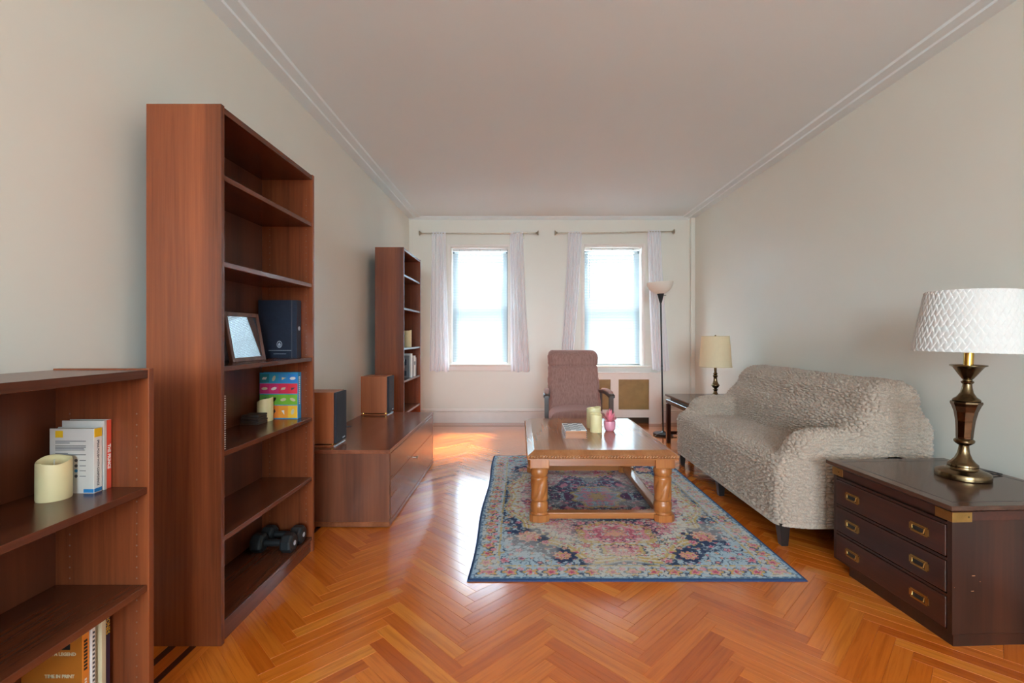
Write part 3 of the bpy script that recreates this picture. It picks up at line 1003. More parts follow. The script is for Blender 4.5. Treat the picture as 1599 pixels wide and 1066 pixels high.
    idx = np.arange((nx + 1) * (ny + 1)).reshape(ny + 1, nx + 1)
    F = np.stack([idx[:-1, :-1], idx[:-1, 1:], idx[1:, 1:], idx[1:, :-1]], -1).reshape(-1, 4)
    # skirt down to the floor
    ring = np.concatenate([idx[0, :-1], idx[:-1, -1], idx[-1, :0:-1], idx[:0:-1, 0]])
    lowv = V[ring].copy(); lowv[:, 2] = 0.0
    n0 = len(V); m = len(ring)
    V = np.concatenate([V, lowv]); r2 = np.roll(ring, -1); l1 = n0 + np.arange(m); l2 = np.roll(l1, -1)
    F = np.concatenate([F, np.stack([ring, l1, l2, r2], -1)])
    me = mesh_np('area_rug', V, F)
    ca = me.color_attributes.new('knot', 'FLOAT_COLOR', 'POINT')
    CC = np.concatenate([np.concatenate([C.reshape(-1, 3), np.ones((n0, 1))], 1), np.tile(np.append(navy, 1), (m, 1))])
    ca.data.foreach_set('color', CC.astype(np.float32).ravel())
    single('area_rug', me, M['rug'], (cx, cyy, 0), 'large distressed floral rug with blue border under the coffee table', 'rug')
make_rug()

# ================================================================== BOOKCASES
SH = [0.08, 0.40, 0.72, 1.041, 1.436, 1.762]
def make_bookcase(label, xf, y0, y1, h, shelves, holes=True):
    d, t = 0.28, 0.02
    xb = xf - d
    r = thing('bookcase', ((xf + xb) / 2, (y0 + y1) / 2, 0), label, 'bookcase', 'reddish brown bookcases along the left wall')
    for a in (y0, y1 - t):
        s = obj('side_panel', bx(xb, xf, a, a + t, 0, h, bev=0.001), M['cherry_z'], r)
        if holes and a > y0:
            bm = nb(); z = 0.16
            while z < h - 0.1:
                for x in (xf - 0.035, xb + 0.05):
                    v = [bm.verts.new((x + 0.0026 * math.cos(q), a - 0.0004, z + 0.0026 * math.sin(q))) for q in [i * PI / 4 for i in range(8)]]
                    bm.faces.new(v)
                z += 0.032
            obj('peg_holes', bm, M['peg'], s)['kind'] = 'stuff'
    obj('top_panel', bx(xb + 0.004, xf - 0.002, y0 + t, y1 - t, h - 0.028, h - 0.004, bev=0.001), M['cherry_y'], r)
    obj('back_panel', bx(xb + 0.002, xb + 0.008, y0 + t, y1 - t, 0.01, h - 0.028), M['cherry_y_back'], r)
    for z in shelves:
        obj('shelf', bx(xb + 0.009, xf - 0.004, y0 + t + 0.0006, y1 - t - 0.0006, z - 0.02, z, bev=0.0012), M['cherry_y'], r)
    obj('plinth', bx(xf - 0.03, xf - 0.012, y0 + t, y1 - t, 0, shelves[0] - 0.02), M['cherry_y'], r)
    return r
M['peg'] = plain('peg_hole', (104, 66, 48), 0.6)
M['cherry_y_back'] = wood('cherry_veneer_back', (62, 31, 20), (88, 45, 27), (104, 55, 33), 'z', 0.4)
make_bookcase('low bookcase at the left edge, cut off by the frame', -1.084, 0.613, 1.413, 1.06, [0.08, 0.43, 0.715])
make_bookcase('tall reddish brown bookcase nearest the camera, dumbbells on its bottom shelf', -1.112, 1.776, 2.579, 2.02, SH)
make_bookcase('tall reddish brown bookcase in the far corner beside the window', -1.128, 4.63, 5.42, 2.02, SH)

# ------------------------------------------------------------------ candles
def candle(x, y, z, r, h, label, mat, slope=0.02, ang=0.0, group='flameless pillar candles'):
    t = thing('pillar_candle', (x, y, z), label, 'candle', group)
    bm = nb(); seg = 40
    def ring(rad, zf):
        return [bm.verts.new((x + rad * math.cos(2 * PI * i / seg), y + rad * math.sin(2 * PI * i / seg), zf(2 * PI * i / seg))) for i in range(seg)]
    tz = lambda a: z + h - slope * (0.5 - 0.5 * math.cos(a - ang)) + 0.002 * math.sin(3 * a)
    rings = [ring(r * 0.97, lambda a: z), ring(r, lambda a: z + 0.003), ring(r, lambda a: z + h * 0.5), ring(r * 0.995, lambda a: tz(a) - 0.004),
             ring(r * 0.965, tz), ring(r * 0.90, lambda a: tz(a) - 0.001), ring(r * 0.82, lambda a: tz(a) - 0.009), ring(r * 0.5, lambda a: z + h - slope - 0.012), ring(r * 0.1, lambda a: z + h - slope - 0.013)]
    for a, b in zip(rings[:-1], rings[1:]):
        for i in range(seg):
            j = (i + 1) % seg; bm.faces.new((a[i], a[j], b[j], b[i]))
    bm.faces.new(list(reversed(rings[0]))); bm.faces.new(rings[-1])
    obj('wax_body', bm, mat, t, smooth=60)
    bm = nb(); tube(bm, [(x, y, z + h - slope - 0.014), (x + 0.001, y, z + h - slope + 0.008)], 0.0014, 6)
    obj('wick', bm, M['paper'], t)

# ------------------------------------------------------------------ low bookcase: books and candle
def book_facing(name, x0, x1, y0, y1, z0, h, cover, label, spine_mat=None, pages=M['paper'], cat='book', group=None):
    """book standing with its cover to the camera (-y) and its spine to +x"""
    t = thing(name, ((x0 + x1) / 2, (y0 + y1) / 2, z0), label, cat, group)
    c = 0.0018
    bm = nb()
    box(bm, x0, x1, y0, y0 + c, z0, z0 + h); box(bm, x0, x1, y1 - c, y1, z0, z0 + h)
    cv = obj('cover', bm, cover, t)
    sp = obj('spine', bx(x1 - c, x1 + 0.0006, y0 + 0.0002, y1 - 0.0002, z0, z0 + h, bev=0.0004), spine_mat or cover, t)
    obj('pages', bx(x0 + 0.003, x1 - c, y0 + c, y1 - c, z0 + 0.002, z0 + h - 0.003), pages, t)
    return t, cv, sp
M['cover_grey'] = plain('grey_cover', (196, 190, 184), 0.45, var=0.03)
M['cover_white'] = plain('white_cover', (226, 222, 216), 0.45, var=0.02)
M['yellow'] = plain('print_yellow', (226, 178, 30), 0.5)
M['blue_print'] = plain('print_blue', (30, 120, 180), 0.5)
M['ink'] = plain('print_ink', (70, 70, 78), 0.6)
M['ink_white'] = plain('print_white', (236, 232, 226), 0.6)
M['red_print'] = plain('print_red', (226, 84, 62), 0.5)
def flat(name, x0, x1, y, z0, z1, mat, parent, th=0.0005):
    return obj(name, bx(x0, x1, y - th, y, z0, z1), mat, parent)
zs = 0.715
t, cv, sp = book_facing('paperback_book', -1.316, -1.193, 1.335, 1.361, zs, 0.181, M['cover_grey'], 'grey and white language paperback with yellow corner behind the low bookcase candle', M['cover_white'])
flat('yellow_block', -1.300, -1.279, 1.335, zs + 0.156, zs + 0.175, M['yellow'], cv)
flat('blue_band', -1.221, -1.193, 1.335, zs + 0.002, zs + 0.012, M['blue_print'], cv)
obj('yellow_block', bx(-1.193, -1.1916, 1.336, 1.360, zs + 0.156, zs + 0.180), M['yellow'], sp)
obj('blue_band', bx(-1.193, -1.1916, 1.336, 1.360, zs + 0.002, zs + 0.012), M['blue_print'], sp)
text('SPEAK POLISH WITH CONFIDENCE', 0.0095, M['ink'], sp, (-1.1920, 1.348, zs + 0.083), SPINE_DOWN, xscale=0.86)
bm = nb()
for i, (w, zz) in enumerate([(0.085, .146), (0.04, .141), (0.085, .133), (0.085, .129), (0.08, .125), (0.082, .121), (0.035, .112), (0.085, .108)]):
    box(bm, -1.300, -1.300 + w, 1.3344, 1.335, zs + zz - 0.001, zs + zz + 0.0006)
for zz in (0.092, 0.077, 0.063, 0.048):
    box(bm, -1.232, -1.215, 1.3344, 1.335, zs + zz - 0.0008, zs + zz + 0.0008)
obj('small_print', bm, M['ink'], cv)
for i, zz in enumerate((0.092, 0.077, 0.063, 0.048)):
    bm = nb(); lathe(bm, [(0.0045, 0), (0.0045, 0.0006)], seg=14); bm.transform(Matrix.Translation((-1.242, 1.335, zs + zz)) @ Matrix.Rotation(PI / 2, 4, 'X'))
    obj('round_icon', bm, M['ink'] if i != 2 else M['blue_print'], cv)
t, cv, sp = book_facing('paperback_book', -1.309, -1.190, 1.364, 1.389, zs, 0.198, M['cover_grey'], 'pale book with red spine against the low bookcase side panel', M['red_print'])
obj('pale_stripe', bx(-1.190, -1.1888, 1.3642, 1.372, zs, zs + 0.198), M['cover_grey'], sp)
text('THE PRINCE', 0.013, M['ink_white'], sp, (-1.1890, 1.3805, zs + 0.092), SPINE_DOWN, bold=0.0003)
candle(-1.262, 1.292, zs, 0.0375, 0.112, 'ivory pillar candle in front of paperbacks in the low bookcase', M['wax'], 0.013, 2.2)

def spine_book(name, y0, y1, xs, z0, h, depth, mat, label, group):
    """book pushed in with its spine to +x"""
    t = thing(name, (xs - depth / 2, (y0 + y1) / 2, z0), label, 'book', group)
    c = 0.002
    bm = nb(); box(bm, xs - depth, xs, y0, y0 + c, z0, z0 + h); box(bm, xs - depth, xs, y1 - c, y1, z0, z0 + h)
    cv = obj('cover', bm, mat, t)
    sp = obj('spine', bx(xs - c, xs + 0.0008, y0 + 0.0002, y1 - 0.0002, z0, z0 + h, bev=0.0006), mat, t)
    obj('pages', bx(xs - depth + 0.003, xs - c, y0 + c, y1 - c, z0 + 0.002, z0 + h - 0.004), M['paper'], t)
    return t, cv, sp
M['amber'] = plain('amber_cover', (170, 100, 32), 0.4, var=0.06)
M['amber2'] = plain('orange_spine', (222, 132, 44), 0.45)
M['photo'] = plain('dark_photo_print', (30, 28, 26), 0.4, var=0.4, scale=60)
M['cream_c'] = plain('cream_cover', (204, 190, 156), 0.5)
M['purple'] = plain('dark_purple_cover', (58, 40, 66), 0.5)
g = 'books on the bottom shelf of the low bookcase'
zb = 0.08
t, cv, sp = spine_book('hardback_book', 1.294, 1.315, -1.188, zb, 0.262, 0.165, M['amber'], 'amber book with bold pale cover lettering on the low bookcase bottom shelf', g)
sp.data.materials.clear(); sp.data.materials.append(M['amber2'])
flat('cover_photo', -1.32, -1.220, 1.294, zb + 0.224, zb + 0.254, M['photo'], cv)
text('FROM A LEGEND', 0.0125, M['cream_c'], cv, (-1.204, 1.2935, zb + 0.212), FACE_CAM, bold=0.0004, align='RIGHT')
text('TIME IN PRINT', 0.0125, M['cream_c'], cv, (-1.208, 1.2935, zb + 0.152), FACE_CAM, bold=0.0004, align='RIGHT')
bm = nb()
for i in range(9): box(bm, -1.1874, -1.1866, 1.299, 1.309, zb + 0.24 - i * 0.0095, zb + 0.246 - i * 0.0095)
obj('title_print', bm, M['photo'], sp)
bm = nb()
for i in range(9): box(bm, -1.1874, -1.1866, 1.301, 1.307, zb + 0.135 - i * 0.008, zb + 0.140 - i * 0.008)
obj('author_print', bm, M['ink_white'], sp)
t, cv, sp = spine_book('paperback_book', 1.318, 1.330, -1.184, zb, 0.268, 0.16, M['cover_white'], 'thin white paperback beside the amber book on the bottom shelf', g)
bm = nb()
for i in range(14): box(bm, -1.1834, -1.1826, 1.321, 1.327, zb + 0.25 - i * 0.012, zb + 0.256 - i * 0.012)
obj('title_print', bm, M['ink'], sp)
spine_book('paperback_book', 1.332, 1.341, -1.190, zb, 0.285, 0.16, plain('taupe_cover', (150, 132, 104), 0.5), 'slim taupe paperback between the white and cream books', g)
spine_book('paperback_book', 1.343, 1.357, -1.178, zb, 0.292, 0.16, M['cream_c'], 'cream paperback next to the purple book on the bottom shelf', g)
t, cv, sp = spine_book('hardback_book', 1.359, 1.375, -1.182, zb, 0.300, 0.16, M['purple'], 'dark purple book with yellow spine letters on the bottom shelf', g)
text('OONES', 0.017, M['yellow'], sp, (-1.1810, 1.367, zb + 0.25), SPINE_DOWN)

# ------------------------------------------------------------------ tall near bookcase
def picture_frame():
    z0 = SH[3]; xb, ya, yb, h = -1.240, 2.064, 2.332, 0.226
    t = thing('framed_picture', (xb - 0.02, (ya + yb) / 2, z0), 'small brown wooden frame leaning back on a shelf, its glass reflecting the window blinds', 'picture')
    lean = math.radians(10)
    Rm = Matrix.Translation((xb, 0, z0)) @ Matrix.Rotation(-lean, 4, 'Y')
    def part(name, bm, mat, par=t):
        bm.transform(Rm); return obj(name, bm, mat, par)
    w = 0.019
    for (y0, y1, z_0, z_1) in ((ya, ya + w, 0, h), (yb - w, yb, 0, h), (ya + w, yb - w, 0, w), (ya + w, yb - w, h - w, h)):
        part('frame_rail', bx(-0.018, 0.0, y0, y1, z_0, z_1, bev=0.002), M['frame_wood'])
    part('reflecting_glass', bx(-0.010, -0.0055, ya + w, yb - w, w, h - w), M['mirror'])
    part('backing', bx(-0.022, -0.018, ya + 0.006, yb - 0.006, 0.006, h - 0.006), M['black'])
    bm = nb(); tube(bm, [(xb - 0.052, (ya + yb) / 2, z0 + 0.15), (xb - 0.098, (ya + yb) / 2, z0 + 0.004)], 0.004, 6)
    obj('easel_back', bm, M['black'], t)
M['frame_wood'] = wood('frame_walnut', (84, 52, 40), (108, 70, 54), (126, 86, 66), 'z', 0.4, strips=20)
M['mirror'] = plain('reflecting_glass', (112, 115, 117), 0.03, 1.0, var=0.0)
picture_frame()
M['navy'] = plain('navy_cover', (28, 36, 54), 0.5, var=0.15, scale=60, bmp=0.1)
M['silver'] = plain('silver_print', (176, 184, 196), 0.4)
z3 = SH[3]
t, cv, sp = book_facing('portfolio_binder', -1.372, -1.171, 2.502, 2.551, z3, 0.303, M['navy'], 'tall navy portfolio binder with silver seal behind the picture frame', M['navy'])
bm = nb(); lathe(bm, [(0.0165, 0), (0.0165, 0.0006), (0.0135, 0.0006), (0.0135, 0.0)], seg=24, cap=False)
bm.transform(Matrix.Translation((-1.262, 2.502, z3 + 0.071)) @ Matrix.Rotation(PI / 2, 4, 'X') @ Matrix.Diagonal((0.85, 1.1, 1, 1))); obj('seal_ring', bm, M['silver'], cv)
bm = nb()
prism(bm, [(-1.270, z3 + 0.064), (-1.254, z3 + 0.064), (-1.256, z3 + 0.074), (-1.262, z3 + 0.081), (-1.268, z3 + 0.074)], 'y', 2.5014, 2.502)
box(bm, -1.272, -1.252, 2.5014, 2.502, z3 + 0.058, z3 + 0.061); obj('seal_crest', bm, M['silver'], cv)
bm = nb()
for i in range(26): box(bm, -1.318 + i * 0.0047, -1.3145 + i * 0.0047, 2.5014, 2.502, z3 + 0.038, z3 + 0.0405)
for i in range(14): box(bm, -1.292 + i * 0.0047, -1.2885 + i * 0.0047, 2.5014, 2.502, z3 + 0.020, z3 + 0.0225)
obj('silver_print', bm, M['silver'], cv)
bm = nb(); lathe(bm, [(0.011, 0), (0.011, 0.0008)], seg=16); bm.transform(Matrix.Translation((-1.170, 2.527, z3 + 0.155)) @ Matrix.Rotation(PI / 2, 4, 'Y')); obj('spine_seal', bm, M['silver'], sp)
obj('hinge_groove', bx(-1.199, -1.195, 2.5012, 2.502, z3, z3 + 0.303), M['ink'], cv)

# colourful picture book
z4 = SH[2]
t, cv, sp = book_facing('picture_book', -1.372, -1.172, 2.514, 2.554, z4, 0.243, plain('sky_blue_cover', (52, 150, 200), 0.4), 'large picture book with blue, pink, green and orange bands', None)
bands = [('teal_band', 0.190, 0.236, [(40, 128, 140), (52, 150, 186), (58, 140, 200), (52, 130, 204)]), ('pink_band', 0.132, 0.186, [(196, 52, 110), (214, 56, 116), (220, 50, 84), (226, 54, 70)]),
         ('green_band', 0.074, 0.128, [(96, 160, 70), (110, 176, 60), (120, 180, 50), (120, 176, 50)]), ('orange_band', 0.004, 0.070, [(226, 120, 50), (232, 130, 50), (238, 150, 50), (240, 180, 50)])]
pm = {}
rs = random.Random(3)
for nm, a, b, cols in bands:
    for i, c in enumerate(cols):
        x0 = -1.371 + i * 0.0495
        pm[c] = pm.get(c) or plain('print_%d_%d_%d' % c, c, 0.45)
        p = flat('colour_tile', x0, x0 + 0.0495, 2.514, z4 + a, z4 + b, pm[c], cv, 0.0006)
        if not (nm == 'orange_band' and i == 0):
            bm = nb(); k = rs.choice([3, 4, 8, 8]); cxx, czz = x0 + 0.025, z4 + (a + b) / 2
            an = rs.uniform(0, 3)
            prism(bm, [(cxx + 0.008 * math.cos(an) * math.cos(2 * PI * q / k + .4) - 0.016 * math.sin(an) * math.sin(2 * PI * q / k + .4), czz + 0.008 * math.sin(an) * math.cos(2 * PI * q / k + .4) + 0.016 * math.cos(an) * math.sin(2 * PI * q / k + .4)) for q in range(k)], 'y', 2.5126, 2.5134)
            obj('pictogram', bm, rs.choice([M['ink'], M['cover_white'], M['photo'], M['cream_c']]), cv)
bm = nb()
for i in range(15): box(bm, -1.1714, -1.1708, 2.527, 2.540, z4 + 0.215 - i * 0.010, z4 + 0.2215 - i * 0.010)
obj('spine_print', bm, M['ink_white'], sp)
candle(-1.315, 2.462, z4, 0.038, 0.121, 'pale yellow candle with slanted rim in front of the picture book', M['wax2'], 0.022, 0.0)
for i in range(4):
    single('coaster', bx(-1.372 + 0.003 * i, -1.282 + 0.002 * (i % 2), 2.334, 2.424 - 0.002 * i, z4 + i * 0.0125, z4 + i * 0.0125 + 0.011, bev=0.002), M['slate'], (-1.327, 2.38, z4 + i * 0.0125),
           ('bottom', 'second lowest', 'second highest', 'topmost')[i] + ' dark square coaster of the stack beside the slanted candle', 'coaster', 'stacked dark coasters')
def notebook():
    t = thing('spiral_notebook', (-1.21, 1.806, z4), 'white wire spiral notebook standing against the near bookcase side', 'notebook')
    obj('cover', bx(-1.30, -1.124, 1.8015, 1.812, z4, z4 + 0.215, bev=0.001), M['ink'], t)
    obj('pages', bx(-1.298, -1.126, 1.803, 1.8105, z4 + 0.003, z4 + 0.212), M['paper'], t)
    for i in range(25):
        bm = nb(); zc = z4 + 0.008 + i * 0.0083
        tube(bm, [(-1.124 + 0.0068 * math.cos(a), 1.8085 + 0.0068 * math.sin(a), zc) for a in [k * PI / 5 for k in range(10)]], 0.0014, 5, closed=True)
        obj('wire_ring', bm, M['ink_white'], t)
notebook()
def dumbbell(y, x0, x1, label):
    z0 = SH[0]; r = 0.047
    t = thing('dumbbell', ((x0 + x1) / 2, y, z0), label, 'dumbbell', 'dark rubber dumbbells')
    zc = z0 + r * math.cos(PI / 8)
    def cylx(prof, seg, ph=0.0):
        bm = nb(); lathe(bm, prof, seg=seg)
        bm.transform(Matrix.Translation((0, y, zc)) @ Matrix.Rotation(PI / 2, 4, 'Y') @ Matrix.Rotation(ph, 4, 'Z')); return bm
    for a, b, e in ((x0, x0 + 0.062, x0), (x1 - 0.062, x1, x1)):
        o = obj('weight_head', cylx([(r * 0.72, a), (r * 0.93, a + 0.006), (r, a + 0.014), (r, b - 0.014), (r * 0.93, b - 0.006), (r * 0.72, b)], 8, PI / 8), M['rubber'], t)
    o2 = obj('end_disc', cylx([(0.012, x1), (0.012, x1 + 0.0012)], 16), M['silver'], o)
    obj('handle', cylx([(0.016, x0 + 0.06), (0.018, (x0 + x1) / 2), (0.016, x1 - 0.06)], 14), M['rubber'], t, smooth=True)
dumbbell(2.385, -1.335, -1.126, 'dark rubber dumbbell in front, nearer the camera, on the bottom shelf')
dumbbell(2.484, -1.335, -1.126, 'dark rubber dumbbell at the back, against the far side of the bottom shelf')

# ------------------------------------------------------------------ far bookcase
candle(-1.205, 5.10, SH[3], 0.045, 0.18, 'tall ivory candle in the far corner bookcase', M['wax'], 0.012, 0.5)
g = 'books in the far corner bookcase'
z = SH[2]
for (y0, y1, xs, h, dep, col, lab, nm) in (
        (5.02, 5.06, -1.165, 0.232, 0.19, (104, 108, 112), 'grey book with dark squares on its cover, foremost in the far bookcase', 'hardback_book'),
        (5.062, 5.14, -1.16, 0.250, 0.18, (206, 204, 196), 'thick white book in the far bookcase', 'hardback_book'),
        (5.145, 5.20, -1.162, 0.20, 0.17, (90, 84, 84), 'dark grey paperback after the thick white book in the far bookcase', 'paperback_book'),
        (5.203, 5.285, -1.158, 0.222, 0.18, (196, 184, 170), 'beige book with black badge in the far bookcase', 'hardback_book'),
        (5.29, 5.33, -1.158, 0.20, 0.17, (116, 112, 110), 'slim grey paperback last in the far bookcase row', 'paperback_book')):
    t, cv, sp = spine_book(nm, y0, y1, xs, z, h, dep, plain('far_cover_%d' % col[0], col, 0.5), lab, g)
    if col[0] == 104:
        flat('dark_square', xs - 0.17, xs - 0.03, y0, z + 0.13, z + 0.19, M['navy'], cv); flat('dark_square', xs - 0.17, xs - 0.03, y0, z + 0.02, z + 0.07, M['navy'], cv)
    if col[0] == 196:
        obj('badge', bx(xs, xs + 0.0018, y0 + 0.012, y1 - 0.012, z + 0.12, z + 0.16), M['photo'], sp)

# ================================================================== MEDIA CONSOLE AND SPEAKERS
def console():
    xf, xb, y0, y1, zt = -0.786, -1.388, 2.877, 4.329, 0.4686
    t = thing('media_console', ((xf + xb) / 2, (y0 + y1) / 2, 0), 'long low brown wood media console with one steel knob under the speakers', 'cabinet')
    tp = obj('top_panel', bx(xb, xf, y0, y1, zt - 0.024, zt, bev=0.0015), M['walnut_y'], t)
    obj('base_panel', bx(xb, xf, y0, y1, 0.006, 0.034, bev=0.0015), M['walnut_y2'], t)
    for a in (y0 + 0.003, y1 - 0.023):
        obj('side_panel', bx(xb + 0.003, xf - 0.002, a, a + 0.02, 0.034, zt - 0.024), M['walnut_z'], t)
    obj('back_panel', bx(xb + 0.004, xb + 0.01, y0 + 0.023, y1 - 0.023, 0.034, zt - 0.024), M['walnut_z'], t)
    for a, b in ((0.284, 0.440), (0.038, 0.280)):
        d = obj('drawer_front', bx(xf - 0.02, xf - 0.001, y0 + 0.026, y1 - 0.030, a, b, bev=0.0012), M['walnut_y2'], t)
    bm = nb(); lathe(bm, [(0.006, 0), (0.006, 0.003), (0.0035, 0.004), (0.0035, 0.026), (0.011, 0.030), (0.013, 0.036), (0.011, 0.038)], seg=18)
    bm.transform(Matrix.Translation((xf - 0.001, 3.50, 0.268)) @ Matrix.Rotation(PI / 2, 4, 'Y')); obj('knob', bm, M['steel'], d, smooth=True)
    obj('foot_rail', bx(xb + 0.03, xf - 0.015, y0 + 0.015, y1 - 0.015, 0.0, 0.006), M['black'], t)
    bm = nb(); lathe(bm, [(0.026, zt), (0.026, zt + 0.001), (0.02, zt + 0.0012)], -1.305, 3.62, 20); obj('cable_grommet', bm, M['ink'], tp)
M['walnut_y2'] = wood('brown_veneer_front', (98, 54, 34), (124, 72, 45), (140, 83, 54), 'y', 0.2, strips=10)
console()
def speaker(y0, label):
    xf, xb, y1, zb, z0, z1 = -1.158, -1.384, y0 + 0.178, 0.4686, 0.486, 0.806
    t = thing('bookshelf_speaker', ((xf + xb) / 2, (y0 + y1) / 2, zb), label, 'speaker', 'wooden bookshelf speakers on the console')
    obj('cabinet', bx(xb, xf, y0, y1, z0, z1, bev=0.002, seg=2), M['speaker_wood'], t)
    g_ = obj('grille', bx(xf, xf + 0.018, y0 + 0.004, y1 - 0.004, z0 + 0.002, z1 - 0.003, bev=0.004, seg=2), M['grille_cloth'], t)
    obj('badge', bx(xf + 0.018, xf + 0.0195, y1 - 0.075, y1 - 0.035, z0 + 0.016, z0 + 0.024), M['silver'], g_)
    obj('plinth', bx(xb, xf, y0, y1, zb, zb + 0.0085, bev=0.002), M['speaker_wood'], t)
    obj('front_ledge', bx(xf, xf + 0.014, y0, y1 - 0.01, zb, zb + 0.0075, bev=0.002), M['silver'], t)
    for x in (xb + 0.02, xf - 0.012):
        for y in (y0 + 0.012, y1 - 0.012):
            bm = nb(); lathe(bm, [(0.007, zb + 0.0085), (0.009, zb + 0.012), (0.009, z0)], x, y, 12); obj('brass_foot', bm, M['gold'], t)
speaker(2.962, 'cherry wood speaker with black grille on the near end of the console')
speaker(4.148, 'cherry wood speaker with black grille on the far end of the console')

# ================================================================== COFFEE TABLE
def coffee_table():
    X0, X1, Y0, Y1 = 0.043, 0.968, 2.90, 4.118
    zf = 0.0095
    t = thing('coffee_table', ((X0 + X1) / 2, (Y0 + Y1) / 2, zf), 'honey oak coffee table with carved rope edge and thick turned legs', 'coffee table')
    # top: flat centre with a sloping rim
    i_, zt, zr = 0.046, 0.454, 0.430
    bm = nb()
    def ring(d, z): return [bm.verts.new(v) for v in ((X0 + d, Y0 + d, z), (X1 - d, Y0 + d, z), (X1 - d, Y1 - d, z), (X0 + d, Y1 - d, z))]
    rg = [ring(0.03, 0.408), ring(0.006, 0.408), ring(0.004, zr - 0.001), ring(0.008, zr), ring(i_ - 0.002, zt - 0.001), ring(i_ + 0.001, zt)]
    for a, b in zip(rg[:-1], rg[1:]):
        for k in range(4):
            j = (k + 1) % 4; bm.faces.new((a[k], a[j], b[j], b[k]))
    bm.faces.new(rg[-1]); bm.faces.new(list(reversed(rg[0])))
    obj('table_top', bm, M['oak_y'], t)
    # rope carving along each edge
    p = 0.018
    for side in range(4):
        bm = nb()
        L = (X1 - X0) if side % 2 == 0 else (Y1 - Y0)
        n = int(L / p)
        for k in range(n):
            c = (k + 0.5) * L / n
            m = Matrix.Rotation(math.radians(-38), 4, 'Y')
            vs = bmesh.ops.create_uvsphere(bm, u_segments=8, v_segments=5, radius=1.0)['verts']
            A = Matrix.Translation((c, 0.002, 0.4195)) @ m @ Matrix.Diagonal((0.014, 0.0062, 0.0066, 1))
            base = [Matrix.Translation((X0, Y0, 0)), Matrix.Translation((X1, Y0, 0)) @ Matrix.Rotation(PI / 2, 4, 'Z'),
                    Matrix.Translation((X1, Y1, 0)) @ Matrix.Rotation(PI, 4, 'Z'), Matrix.Translation((X0, Y1, 0)) @ Matrix.Rotation(-PI / 2, 4, 'Z')][side]
            bmesh.ops.transform(bm, matrix=base @ A, verts=vs)
        obj('rope_carving', bm, M['oak_y'], t, smooth=60)
    bm = nb()
    for a in ((X0, X1, Y0, Y0 + 0.03), (X0, X1, Y1 - 0.03, Y1), (X0, X0 + 0.03, Y0 + 0.03, Y1 - 0.03), (X1 - 0.03, X1, Y0 + 0.03, Y1 - 0.03)):
        box(bm, *a, 0.402, 0.4085)
    obj('lower_lip', bm, M['oak'], t)
    lx, ly = (0.120, 0.890), (2.978, 4.040)
    for y in (ly[0] - 0.045, ly[1] + 0.02):
        obj('apron', bx(lx[0] + 0.058, lx[1] - 0.058, y, y + 0.025, 0.356, 0.403, bev=0.002), M['oak'], t)
    for x in (lx[0] - 0.045, lx[1] + 0.02):
        obj('apron', bx(x, x + 0.025, ly[0] + 0.058, ly[1] - 0.058, 0.356, 0.403, bev=0.002), M['oak_y'], t)
    for y in ly:
        obj('stretcher', bx(lx[0] + 0.05, lx[1] - 0.05, y - 0.03, y + 0.03, 0.026, 0.064, bev=0.005, seg=2), M['oak'], t)
    for x in lx:
        obj('stretcher', bx(x - 0.03, x + 0.03, ly[0] + 0.05, ly[1] - 0.05, 0.026, 0.064, bev=0.005, seg=2), M['oak_y'], t)
    def flute(a, z):
        if 0.146 < z < 0.278:
            k = min(1, (z - 0.146) / 0.015, (0.278 - z) / 0.015)
            return 1 - 0.15 * k * (1 - abs(math.sin(2.5 * a - 24 * z))) ** 1.7
        return 1
    prof = [(0.050, 0.070), (0.0535, 0.078), (0.0555, 0.092), (0.0555, 0.108), (0.053, 0.122), (0.047, 0.131), (0.0465, 0.136), (0.051, 0.140), (0.0535, 0.145)]
    prof += [(0.0535, 0.145 + 0.133 * k / 22) for k in range(1, 22)]
    prof += [(0.0535, 0.279), (0.051, 0.283), (0.0465, 0.287), (0.050, 0.293), (0.0555, 0.303), (0.0565, 0.317), (0.0545, 0.331), (0.048, 0.342), (0.046, 0.346)]
    for y in ly:
        for x in lx:
            bm = nb(); lathe(bm, prof, x, y, 44, rfun=flute)
            lg = obj('leg', bm, M['oak_z'], t, smooth=35)
            obj('leg_block', bx(x - 0.059, x + 0.059, y - 0.059, y + 0.059, 0.344, 0.403, bev=0.004, seg=2), M['oak_z'], lg)
            bm = nb()
            c = 0.022
            for (h, z0, z1) in ((0.061, 0.016, 0.058),):
                P = [(x - h + c, y - h), (x + h - c, y - h), (x + h, y - h + c), (x + h, y + h - c), (x + h - c, y + h), (x - h + c, y + h), (x - h, y + h - c), (x - h, y - h + c)]
                prism(bm, P, 'z', z0, z1)
            lathe(bm, [(0.056, 0.058), (0.050, 0.070)], x, y, 24)
            lathe(bm, [(0.052, zf), (0.055, 0.012), (0.055, 0.016)], x, y, 24)
            obj('foot', bm, M['oak_z'], lg)
coffee_table()
ZT = 0.454
